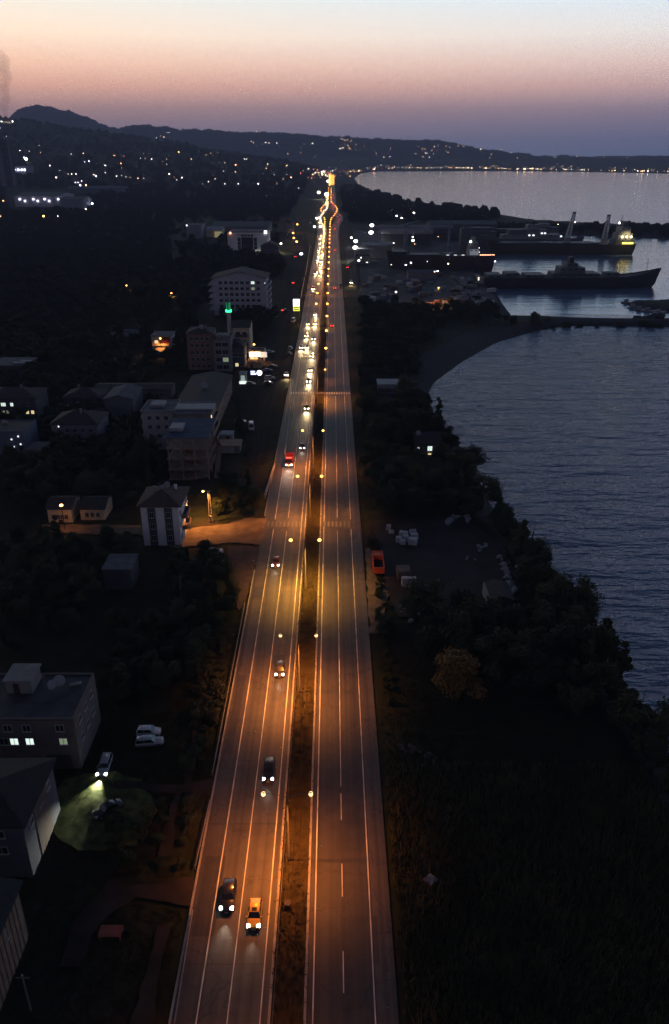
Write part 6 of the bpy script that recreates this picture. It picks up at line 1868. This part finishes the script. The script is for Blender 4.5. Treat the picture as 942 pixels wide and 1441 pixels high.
for (x, y), z in zip(X, zs):
    if z < -2.6 or abs(x + 5) < 24 + bend(y): continue
    if any(a - 4 < x < b_ + 4 and c - 12 < y < d + 3 for a, b_, c, d in BOXES): continue
    bv, bf = rnd.choice(base); r_ = rnd.uniform(2.2, 5.0) * (1 if y < 1200 else 1.5); hz = r_ * rnd.uniform(.7, 1.15)
    if z < -1: r_ *= .4; hz *= .35
    i = len(vs)
    vs += [(x + vx * r_, y + vy * r_, z + hz * .8 + vz * hz) for vx, vy, vz in bv]
    fs += [tuple(a + i for a in f) for f in bf]
wb.add(vs, fs)
tag(wb.build("woodland", mat("far_woods", (.011, .016, .008), .95, col2=(.028, .033, .016), scale=.25, spec=.03, bump=1.0, bscale=1.2), fix=False), kind='stuff')

# ------------------------------------------------------------------ parked cars
random.seed(13)


def park(px, py, kind, c, rz, label, lights='off', group=None, far=False, name="parked_car", cat="car"):
    p = G(px, py, 0); z = max(zl(p.x, p.y), -.2)
    if py < 560 or name == 'lot_car': z = .035
    return car(kind, c, p.x, p.y, z, rz, label, group, lights, "parked_car", far, cat)


park(210, 1032, 'hatch', 'white', math.pi / 2 + .05, "white car parked side on in the dark plot, the upper of two")
park(211, 1046, 'estate', 'silver', math.pi / 2 + .12, "silver car parked side on in the dark plot, the lower of two")
cc = park(148, 1080, 'estate', 'silver', .03, "silver car with headlights lighting the grass below it, beside the flat-roofed house", 'front')
for l in cc.children:
    if l.type == 'LIGHT': l.data.energy = 17000; l.data.spot_blend = 1.0; l.data.spot_size = R(70); l.data.color = (1, 1, .76); l.rotation_euler = (R(79), 0, R(171))
park(152, 1141, 'sedan', 'black', -.9, "black car parked beyond the grass lit by the headlights")
park(301, 778, 'estate', 'white', 1.9, "white car parked below the dirt road next to the striped house")
park(380, 497, 'estate', 'silver', 1.75, "silver car nearest the lit shop row in the car park", far=False)
park(384, 517, 'sedan', 'dark', 1.6, "dark car behind the silver pair in the car park")
park(377, 523, 'sedan', 'blue', 1.9, "dark blue car between two others in the car park")
park(380, 534, 'suv', 'silver', 1.75, "silver car lowest in the car park row")
park(378, 541, 'hatch', 'dark', 1.7, "dark car at the lower end of the car park row")
park(353, 542, 'hatch', 'grey', 1.7, "grey car parked before the white kiosk")
park(403, 529, 'hatch', 'silver', .05, "car with headlights on leaving the car park", 'front', None, True)
park(413, 453, 'van', 'white', 2.9, "white van parked on the service road below the tall lit sign", cat="van")
park(409, 492, 'suv', 'silver', 3.0, "pale car parked at the service road hedge")
park(408, 500, 'suv', 'black', 3.0, "black car parked close behind the pale one at the service road hedge")
park(402, 438, 'sedan', 'dark', 2.2, "car with red tail lights turning off near the tall lit sign", 'rear', None, True)
park(413, 399, 'sedan', 'dark', math.pi, "car with red tail lights far up the side street", 'rear', None, True)
park(416, 362, 'sedan', 'red', math.pi, "red tail light car at the top of the side street", 'rear', None, True)
park(489.5, 377, 'sedan', 'red', math.pi, "car with red tail lights on the harbour road", 'rear', None, True)
park(494.5, 399, 'van', 'white', 0, "white van coming along the harbour road with its lights on", 'front', None, True, cat="van")
v = park(354, 603, 'van', 'white', .12, "white delivery van parked in the service yard", cat="van")
park(339, 594, 'hatch', 'silver', 1.5, "small silver car half hidden behind the white delivery van")

# ------------------------------------------------------------------ the rubble yard right of the highway
p = G(533.5, 812, .1)
r = empty("tipper_trailer", (p.x, p.y, .1)); tag(r, "orange open tipper body standing beside the highway", "trailer")
OR = mat("orange_paint", (.55, .085, .02), .55, .2, .6)
Lb, Wb = 8.4, 2.5
b = MB().box(-Wb / 2, Wb / 2, 0, Lb, .9, 1.02)
for x0, x1 in ((-Wb / 2, -Wb / 2 + .12), (Wb / 2 - .12, Wb / 2)): b.box(x0, x1, .121, Lb - .121, 1.022, 2.5)
for y0, y1 in ((0, .12), (Lb - .12, Lb)): b.box(-Wb / 2, Wb / 2, y0, y1, 1.022, 2.5)
for k in range(6):
    for s in (-1, 1): b.box(s * (Wb / 2 + .05) - .047, s * (Wb / 2 + .05) + .047, .4 + k * 1.45, .52 + k * 1.45, .95, 2.5)
b.build("tipper_body", OR, r); MB().box(-Wb / 2 + .13, Wb / 2 - .13, .2, Lb - .2, 1.023, 1.2).build("load_floor", mat("dark_load", (.015, .014, .016), .95, .3, .8), r)
MB().box(-Wb / 2 + .121, Wb / 2 - .121, 6.2, Lb - .13, 1.2, 2.35).build("load_heap", OR, r)
MB().box(-.5, .5, .3, Lb - .2, .6, .88).build("chassis", BUMP, r)
for s in (-1, 1):
    for yy in (1.4, 2.6, 6.6):
        wo = MB().tube([(-.15, 0, 0), (.15, 0, 0)], .48, 14).build("wheel", TYRE, r, (s * 1.0, yy, .45)); MB().tube([(-.16, 0, 0), (.16, 0, 0)], .25, 10).build("rim", RIMM, wo)
MARB = mat("pale_stone_block", (.48, .48, .49), .7, .15, .6)


def block(name, px, py, w_, d, h, rz, m, label, cat="stone block", group=None):
    p = G(px, py, .06); rr = random.Random(px); b = MB()
    j = lambda: rr.uniform(-.07, .07)
    b.loft([[(-w_ / 2 + j(), -d / 2 + j(), 0), (w_ / 2 + j(), -d / 2 + j(), 0), (w_ / 2 + j(), d / 2 + j(), 0), (-w_ / 2 + j(), d / 2 + j(), 0)], [(-w_ / 2 + j(), -d / 2 + j(), h + j()), (w_ / 2 + j(), -d / 2 + j(), h + j()), (w_ / 2 + j(), d / 2 + j(), h + j()), (-w_ / 2 + j(), d / 2 + j(), h + j())]])
    b.box(-w_ / 2 + .2, w_ / 2 - .2, -d / 2 + .2, d / 2 - .2, h - .02, h + .1)
    o = b.build(name, m, None, p); o.rotation_euler[2] = rz
    return tag(o, label, cat, group)


for px, py, w_, d, h, lab in ((547, 745, 1.2, 1.1, 1.2, "small pale stone block standing alone left of the stone group"), (551, 750, 1.2, .8, .7, "low pale stone slab just below the lone block"), (561, 762, 1.5, 1.4, 1.2, "pale stone block at the lower left of the stone group"), (568, 755, 2.2, 1.5, 1.3, "pale stone block at the back of the stone group"), (567, 765, 1.4, 1.4, 1.0, "darker stone block in the middle of the stone group"),
                              (581, 765, 2.2, 1.8, 1.4, "broadest pale stone block at the right of the stone group"), (583, 757, 1.8, 1.5, 1.2, "pale stone block behind the broadest one"), (571, 761, 1.3, 1.3, 1.5, "upright pale stone block between the others"), (581, 750, 1.6, .8, .9, "flat pale stone slab furthest back in the stone group")):
    block("stone_block", px, py, w_, d, h, random.uniform(-.3, .3), MARB, lab)
block("brown_crate", 568, 812, 3.0, 3.4, 2.2, .05, mat("brown_board", (.15, .11, .09), .85, .2, .8), "brown boarded crate between the tipper body and the white box", "crate")
block("white_box", 575.5, 824, 3.2, 1.4, 2.0, .03, mat("white_box_paint", (.52, .45, .42), .7, .1, .8), "plain white box standing in the yard right of the tipper body", "box")
p = G(572, 866, .0); r = empty("yard_sign", (p.x, p.y, 0)); tag(r, "white board sign with two rows of reddish marks by the yard entrance", "sign")
MB().box(-1.5, 1.5, -.05, .05, .9, 2.7).build("board", mat("sign_board_white", (.55, .50, .49), .6, .08), r)
for k, s in enumerate((-1.3, 1.3)): MB().box(s - .06, s + .06, .052, .15, -.4, 2.6).build("post", DSTEEL, r)
rr = random.Random(2)
for k in range(2):
    x = -1.15
    while x < 1.0:
        w_ = rr.uniform(.12, .26); MB().box(x, x + w_, -.07, -.053, 1.35 + k * .62, 1.72 + k * .62).build("red_mark", mat("sign_red", (.30, .05, .045), .6, .1), r); x += w_ + .09
ROCKD = mat("shore_rock", (.075, .075, .085), .9, .35, .6, bump=.5)
ROCKB = mat("brown_rubble", (.075, .058, .05), .9, .35, .6, bump=.5)
ROCK = mat("pale_rock", (.30, .30, .315), .9, .3, .6, bump=.5)
rockm = []
for k in range(5):
    q = MB().blob((0, 0, .25), .8, .6, .55, 0, 7, 5, .28, random.Random(k)); rockm.append([q.mesh("boulder", mm) for mm in (ROCK, ROCKD, ROCKB)])


def rocks(line_, n, spread, label, group, sc=(.6, 1.5), mk_=0):
    for k in range(n):
        t = random.random() * (len(line_) - 1); i = int(t); f = t - i
        px = line_[i][0] * (1 - f) + line_[i + 1][0] * f + random.gauss(0, spread); py = line_[i][1] * (1 - f) + line_[i + 1][1] * f + random.gauss(0, spread)
        p = G(px, py, 0); o = link("boulder", random.choice(rockm)[mk_], None, (p.x, p.y, max(zl(p.x, p.y), .05) if inpoly(p.x, p.y, NOGO[3]) else zl(p.x, p.y)), random.uniform(0, 6)); s = random.uniform(*sc); o.scale = (s * random.uniform(.7, 1.3), s, s * random.uniform(.6, 1.2))
        tag(o, label, "rock", group)


rocks([(706, 788), (712, 805), (718, 822), (723, 838)], 52, 2.2, "pale boulder in the rough rock wall between the yard and the shore trees", "boulders of the rock wall", (.45, 1.05))
rocks([(726, 792), (733, 800), (728, 812)], 12, 2, "pale boulder in the small heap beside the rock wall", "boulders beside the rock wall", (.5, 1.1))
rocks([(630, 738), (636, 728), (650, 726), (660, 732)], 22, 2, "pale boulder in the ring of rubble at the far side of the yard", "boulders in the rubble ring", (.4, 1.1))
rocks([(660, 788), (672, 776), (684, 768)], 14, 3, "scattered pale stone in the middle of the yard", "scattered stones in the yard", (.3, .8))
rocks([(572, 870), (592, 866), (600, 858)], 9, 2.5, "pale stone beside the yard sign", "stones beside the yard sign", (.5, 1.0))
rocks([(560, 1050), (580, 1055), (605, 1062), (612, 1068)], 22, 3, "brownish stone in the low rubble heap on the right verge", "stones of the verge rubble heap", (.3, .7), 2)
rocks([(880, 950), (892, 990), (915, 1025), (940, 1055)], 40, 5, "shore rock at the water's edge at the right side", "shore rocks at the right side", (.5, 1.3), 1)
rocks([(884, 433), (895, 438), (910, 440), (935, 442)], 40, 2, "rock armouring the pier at the right edge of the harbour", "rocks of the pier", (2, 4.0), 1)
rocks([(760, 462), (820, 461), (880, 461), (945, 462)], 40, 1.2, "rock along the foot of the mole", "rocks along the mole", (1.2, 2.6), 1)
for px, py, w_, d, h, rz, lab in ((648, 860, 3.2, 1.6, .5, .1, "flat pale slab at the lower edge of the yard"), (668, 858, 2.4, .5, .9, -.2, "short bent pale panel right of the flat slab"), (596, 860, 1.6, .3, 1.2, .6, "upright pale panel beside the yard sign")):
    block("pale_panel", px, py, w_, d, h, rz, MARB, lab, "panel")
p = G(606, 1240, 0); o = MB().loft([[(-1.2, 0, .1), (0, .8, .2), (1.1, 0, .15), (0, -.9, .1)], [(-1.0, 0, .5), (0, .7, .7), (1.0, 0, .4), (0, -.8, .45)]]).build("plastic_sheet", mat("pale_plastic", (.30, .31, .34), .6, .2, 1), None, p); tag(o, "crumpled pale plastic sheet lying in the reeds", "sheet")
p = G(157, 1315, .0); r = empty("field_table", (p.x, p.y, zl(p.x, p.y))); tag(r, "reddish flat-topped trailer standing in the farm track plot", "trailer")
MB().box(-1.4, 1.4, -.8, .8, .8, .95).build("platform", mat("rusty_red", (.22, .06, .045), .8, .25, 1), r)
for sx in (-1.25, 1.25):
    for sy in (-.65, .65): MB().box(sx - .08, sx + .08, sy - .08, sy + .08, 0, .797).build("leg", MATS["rusty_red"], r)
# telegraph poles
for px, py, h, lab in ((258, 862, 9, "bare wooden pole in the field below the striped house"), (43, 1420, 6, "grey pole with a pale cap near the bottom left corner"), (268, 745, 11, "thin pole at the right corner of the striped house")):
    p = G(px, py, 0); r = empty("utility_pole", (p.x, p.y, zl(p.x, p.y))); tag(r, lab, "pole")
    MB().tube([(0, 0, -.5), (0, 0, h)], [.14, .09], 8).build("pole", mat("grey_wood", (.12, .11, .10), .9, .2, 1), r); MB().tube([(-.8, 0, h - .4), (.8, 0, h - .4)], .05, 6).build("crossarm", MATS["grey_wood"], r); MB().blob((0, 0, h + .02), .13, .13, .1).build("cap", TINW, r)
# smoke of the factory
sm_ = bpy.data.materials.new("smoke_air"); sm_.use_nodes = True; sn = sm_.node_tree; sn.nodes.clear()
so_ = sn.nodes.new('ShaderNodeOutputMaterial'); sv = sn.nodes.new('ShaderNodeVolumePrincipled'); sv.inputs['Color'].default_value = (.35, .33, .4, 1); sv.inputs['Density'].default_value = .012
sn.links.new(sv.outputs['Volume'], so_.inputs['Volume'])
g0 = hit(7, 262); Ys = g0.y; pts = []; rads = []
for k, (px, py) in enumerate(((7, 177), (9, 165), (5, 150), (8, 136), (3, 122), (7, 108), (1, 95), (3, 82), (-4, 70))):
    z = hgt(Ys, py); pts.append((xat(px, Ys, z), Ys + k * 2, z)); rads.append((3.5, 7, 11, 12, 15, 14, 17, 15, 9)[k])
b = MB().tube(pts, rads, 12)
tag(b.build("smoke", sm_, smooth=True), "thin grey plume rising from the chimney at the left edge", "smoke", None, 'stuff')
